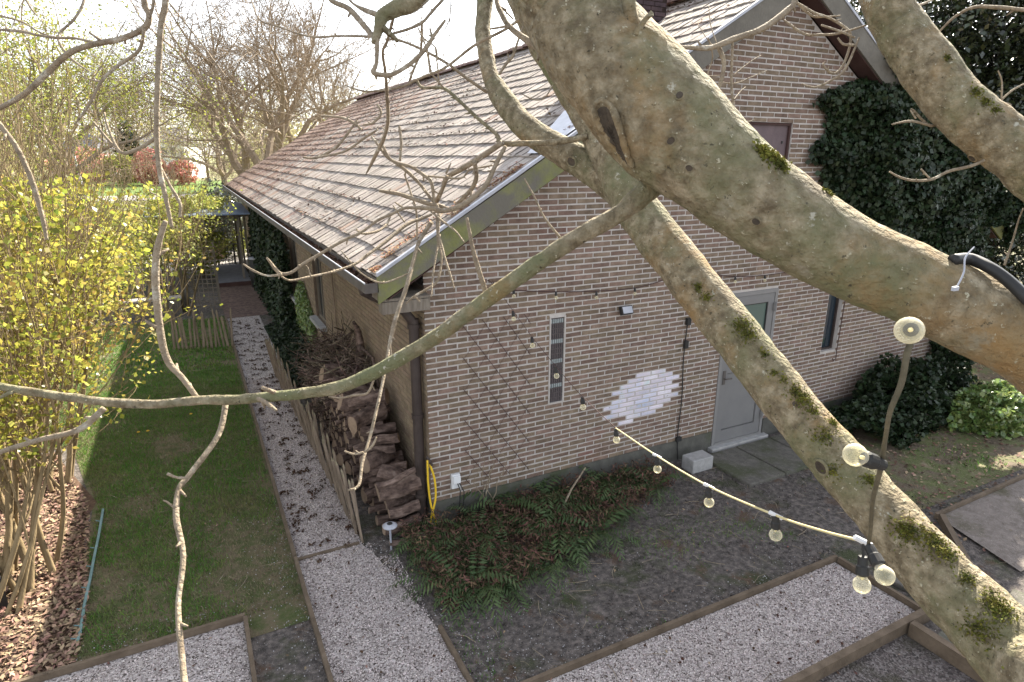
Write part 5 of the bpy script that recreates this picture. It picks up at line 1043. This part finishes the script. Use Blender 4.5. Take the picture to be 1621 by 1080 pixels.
K([(1590, 420, 4), (1602, 385, 3), (1612, 350, 2.5), (1620, 330, 2)], 2.4, 2.4); K([(1450, 10, 4), (1475, 0, 4), (1500, -20, 3)], 2.7, 2.9)
# wound, knots, moss on the limbs
def surf(u, v, t, r): # direction facing camera
    return P(u, v, t), (CAM - P(u, v, t)).normalized()
from mathutils.bvhtree import BVHTree
def hit_on(limb_, u, v):
    me = limb_.data; bv = hit_on.c.get(limb_.name)
    if bv is None: bv = BVHTree.FromPolygons([V(q.co) for q in me.vertices], [tuple(p.vertices) for p in me.polygons]); hit_on.c[limb_.name] = bv
    r = (P(u, v, 1) - CAM).normalized(); h = bv.ray_cast(CAM, r); return (h[0], h[1]) if h[0] is not None else (None, None)
hit_on.c = {}
def on_limb(b, limb_, name, m):
    o = b.build(name, m, limb_, smooth=True); return o
# the limb meshes are in world coordinates with a parent at TB: children need no further offset
def knot(limb_, u, v, r):
    p, n = hit_on(limb_, u, v)
    if p is None: return
    b = MB(); q = n.orthogonal().normalized(); w_ = n.cross(q); ring = [p + n * .001 + (q * math.cos(a) * r + w_ * math.sin(a) * r * .8) for a in [2 * math.pi * k / 14 for k in range(15)]]
    b.tube(ring, r * .22, 6, 0, cap=False, lump=.3, ls=60); b.add([p + n * .0035 + (x - p) * .85 for x in ring[:-1]], [tuple(range(14))], 1)
    on_limb(b, limb_, 'knot', ['bark', 'knot'])
for (u, v, r) in ((1062, 223, .010), (1091, 266, .009), (1075, 152, .010), (1197, 350, .010)): knot(limbA, u, v, r)
for (u, v, r) in ((1300, 740, .03), (1085, 512, .016), (1258, 640, .013)): knot(limbB, u, v, r)
knot(limbC, 905, 256, .028); knot(limbD, 1540, 250, .02)
def mk_wound():
    p0, n0 = hit_on(limbA, 952, 176); p1, n1 = hit_on(limbA, 990, 252); c, n = hit_on(limbA, 973, 214)
    if p0 is None or p1 is None or c is None: return
    d = (p1 - p0); L_ = d.length / 2 * 1.38; d.normalize(); n = (CAM - c).normalized() * .5 + n * .5; n = (n - d * n.dot(d)).normalized(); s = d.cross(n).normalized(); b = MB(); ring = []
    def W_(a, f_): return d * math.cos(a) * L_ * f_ + s * math.sin(a) * L_ * (.30 + .13 * math.cos(a + 3.14)) * f_
    for k in range(41):
        a = 2 * math.pi * k / 40; p = c + W_(a, 1); q, qn, _, _ = bvA.find_nearest(p); ring.append(q + qn * .004)
    b.tube(ring, [.0075 + .005 * noise.noise(p * 30) for p in ring], 10, 0, cap=False, lump=.4, ls=35); o = len(b.v); N_ = 40
    for j in range(7):
        f_ = .98 * (1 - j / 7)
        for k in range(N_):
            base = c + (ring[k] - c) * f_; q, qn, _, _ = bvA.find_nearest(base); lift = .007 + .003 * math.sin(k * 2.1 + j) ; b.v.append(tuple(q + qn * lift))
    for j in range(6):
        for k in range(N_): a = o + j * N_ + k; c2 = o + j * N_ + (k + 1) % N_; b.f.append((a, c2, c2 + N_, a + N_)); b.m.append(1 if j > 0 else 0)
    b.f.append(tuple(o + 6 * N_ + k for k in range(N_))); b.m.append(1); on_limb(b, limbA, 'bark_wound', ['bark', 'knot'])  # dark inner faces imitate the shade of a hollow; nothing is recessed
hit_on(limbA, 973, 214); bvA = hit_on.c[limbA.name]; mk_wound()
MOSS = {}
def moss(limb_, u, v, r, n, seed):
    p, nn_ = hit_on(limb_, u, v)
    if p is None: return
    bv = hit_on.c[limb_.name]; rs = np.random.RandomState(seed); pts = []
    for k in range(n):
        q = p + V(rs.normal(size=3)) * r * (.35 + .4 * rs.random()); a, na, _, _ = bv.find_nearest(q); pts.append(tuple(a + na * (.001 + rs.random() * r * .2)))
    MOSS.setdefault(limb_.name, (limb_, []))[1].append(leaves(np.array(pts), .009, rs, .1, .6))
for i, (u, v, r, n) in enumerate(((1205, 233, .016, 130), (1218, 243, .018, 170), (1233, 252, .02, 200), (1310, 300, .01, 50), (1238, 262, .01, 60))): moss(limbA, u, v + 4, r, n, i)
for i, (u, v, r, n) in enumerate(((1105, 455, .018, 120), (1118, 470, .02, 120), (1172, 515, .035, 300), (1185, 530, .035, 260), (1210, 560, .02, 90), (1260, 620, .03, 180), (1270, 630, .04, 300), (1285, 650, .025, 120), (1318, 668, .02, 120), (1305, 690, .04, 220), (1225, 590, .015, 60), (1375, 760, .02, 140), (1430, 838, .035, 300), (1442, 845, .035, 260), (1475, 850, .03, 200), (1485, 865, .04, 260), (1500, 878, .03, 160), (1530, 915, .025, 120), (1575, 955, .04, 300), (1585, 970, .035, 240), (1560, 1000, .04, 200), (1540, 990, .04, 160), (1320, 745, .03, 120), (1240, 600, .02, 60))): moss(limbB, u, v, r, n, 20 + i)
for i, (u, v, r, n) in enumerate(((1545, 146, .02, 120), (1560, 162, .02, 120), (1500, 92, .012, 60), (1576, 175, .015, 80))): moss(limbD, u, v, r, n, 60 + i)
for l_, vv in MOSS.values(): bulk('moss', np.concatenate(vv), 4, 'moss', l_)['kind'] = 'stuff'
# strap and wire round limb A
def wrap(limb_, uvs, r, name, m, label, cat):
    pts = []
    for (u, v, lift) in uvs:
        p, n = hit_on(limb_, u, v)
        if p is None: p = P(u, v, 1.33); n = V((0, 0, 0))
        pts.append((p + n * lift, r))
    q, rr = smooth_path(pts, 5); b = MB(); b.tube(q, rr, 8); return tag(b.build(name, m, smooth=True), label, cat)
wrap(limbA, [(1506, 414, .004), (1530, 418, .012), (1560, 435, .016), (1590, 455, .016), (1625, 485, .016), (1670, 525, .016)], .012, 'rubber_strap', 'black', 'black rubber strap lying on top of the thick limb at the right', 'strap')
b = MB(); q, rr = smooth_path([(P(1542, 391, 1.24), .0014), (P(1528, 408, 1.23), .0018), (P(1526, 430, 1.22), .0018), (P(1517, 450, 1.215), .0018), (P(1512, 457, 1.215), .0015)], 5); b.tube(q, rr, 5); b.box(tuple(P(1512, 457, 1.21) - V((.008, .003, .004))), tuple(P(1512, 457, 1.21) + V((.008, .003, .004)))); tag(b.build('cable_tie', 'zinc'), 'thin silver wire tie around the thick limb', 'wire tie')
# ------------------------------------------------------------------ string lights
def bulb(b_parent, p, axis, s=1.0, cord=None):
    ax = V(axis).normalized(); b = MB(); b.lathe(p, ax, [(.0, -.004), (.012 * s, -.002), (.013 * s, .02 * s), (.016 * s, .024 * s), (.0165 * s, .045 * s), (.012 * s, .05 * s), (.0, .051 * s)], 14); so = b.build('socket', 'black', smooth=False); put(so, b_parent)
    b = MB(); R_ = .0225 * s; c0 = .046 * s; prof = [(.010 * s, 0), (.0125 * s, .006 * s)]
    for k in range(10):
        a = math.radians(-50 + k * 14); prof.append((R_ * math.cos(a), .028 * s + R_ * math.sin(a)))
    prof.append((.0, .028 * s + R_)); b.lathe(V(p) + ax * c0, ax, prof, 20); bo = b.build('bulb', 'bulb', so, smooth=True); 
    so.location = so.location; bo.location = (0, 0, 0)
    b = MB(); b.lathe(V(p) + ax * c0, ax, [(.004 * s, 0), (.004 * s, .012 * s), (.0, .016 * s)], 8); fo = b.build('filament', 'filament', so)
    return so
def cord(pts, r, name, m, label, sub=8):
    t = thing(name, label, 'string light', tuple(pts[0]), 'strings of festoon bulbs'); q, rr = smooth_path([(p, r if not hasattr(r, '__len__') else r[i]) for i, p in enumerate(pts)], sub); b = MB(); b.tube(q, rr, 8); put(b.build('cord', m, smooth=True), t); return t
def WP(u, v, y=-.03):
    r = FW + (u - 810.5) / FOC * RT - (v - 540) / FOC * UP; return CAM + r * ((y - CAM.y) / r.y)
t1 = cord([WP(780, 446), WP(790, 456), WP(820, 460), WP(880, 462), WP(945, 461), WP(1005, 456), WP(1055, 442), WP(1085, 428), WP(1112, 432), WP(1165, 438), WP(1210, 436), WP(1250, 430)], .0055, 'string_light', 'soffit', 'string of clear bulbs hung level along the upper gable wall')
for (u, v) in ((813, 458), (880, 461), (944, 461), (1005, 455), (1110, 430), (1164, 437), (1211, 435)): bulb(t1, WP(u, v + 1, -.045), (0, -.15, -1), .92)
b = MB(); b.tube([WP(772, 444, -.0), WP(775, 445, -.06), WP(788, 458, -.05)], .005, 5); tag(b.build('wall_hook', 'soffit'), 'small hook in the gable wall holding the strings of bulbs', 'hook')
dg = [(788, 458, None), (812, 492, 5.9), (842, 533, 5.4), (880, 580, 4.9), (922, 628, 4.4), (975, 678, 3.95), (1040, 722, 3.4), (1122, 770, 2.75), (1228, 816, 2.2), (1300, 840, 1.92), (1366, 857, 1.66)]
pp = [WP(788, 458, -.05)] + [P(u, v, t) for (u, v, t) in dg[1:]]
t2 = cord(pp[5:], .0042, 'string_light', 'sunlitcord', 'long sagging pale yellow string of bulbs running from the wall to the tree')  # sunlit stretch: the light is put into its paler cord colour
q_, r_ = smooth_path([(p, .0026) for p in pp[:6]], 8); b = MB(); b.tube(q_, r_, 6); shaded_end = put(b.build('cord', 'soffit', smooth=True), t2); shaded_end['label'] = 'thin upper end of the cord, coloured dark for shade'  # shaded stretch of the same cord, shade put into a darker colour
for (u, v, t) in dg[1:9]: bulb(t2, P(u, v + 1, t), (.05, -.1, -1), 1.0)
for (u, v, t) in ((1040, 722, 3.4), (1122, 770, 2.75), (1228, 816, 2.2), (1366, 857, 1.66)):
    b = MB(); p = P(u, v, t); d = (P(u + 8, v + 4, t) - p).normalized(); b.tube([p - d * .025, p + d * .025], .0075, 6); put(b.build('sleeve', 'white'), t2)
vc = [(1452, 520, 1.30), (1437, 556, 1.24), (1427, 606, 1.24), (1409, 652, 1.26), (1402, 692, 1.3), (1394, 742, 1.36), (1382, 790, 1.44), (1378, 840, 1.55), (1374, 866, 1.62)]
t3 = cord([P(*c) for c in vc], [.005, .0065, .006, .005, .0045, .0055, .005, .0045, .0045], 'string_light', 'olivecord', 'thick khaki cord of large bulbs hanging down from the thick limb')
def bulb_at(t_, u, v, t, u2, v2, tt2, s): # socket base at (u,v,t), pointing to (u2,v2,tt2)
    bulb(t_, P(u, v, t), P(u2, v2, tt2) - P(u, v, t), s)
bulb_at(t3, 1447, 520, 1.24, 1418, 532, 1.02, 1.15); bulb_at(t3, 1396, 736, 1.34, 1345, 717, 1.31, 1.08); bulb_at(t3, 1376, 866, 1.60, 1397, 905, 1.55, 1.05); bulb_at(t3, 1366, 882, 1.66, 1364, 935, 1.66, 1.0)
b = MB(); b.tube([P(1366, 857, 1.66), P(1367, 885, 1.66)], .004, 6); put(b.build('drop_lead', 'black'), t3)
print('objects', len(bpy.data.objects), 'logs', nlog, 'ferns', len(spots))
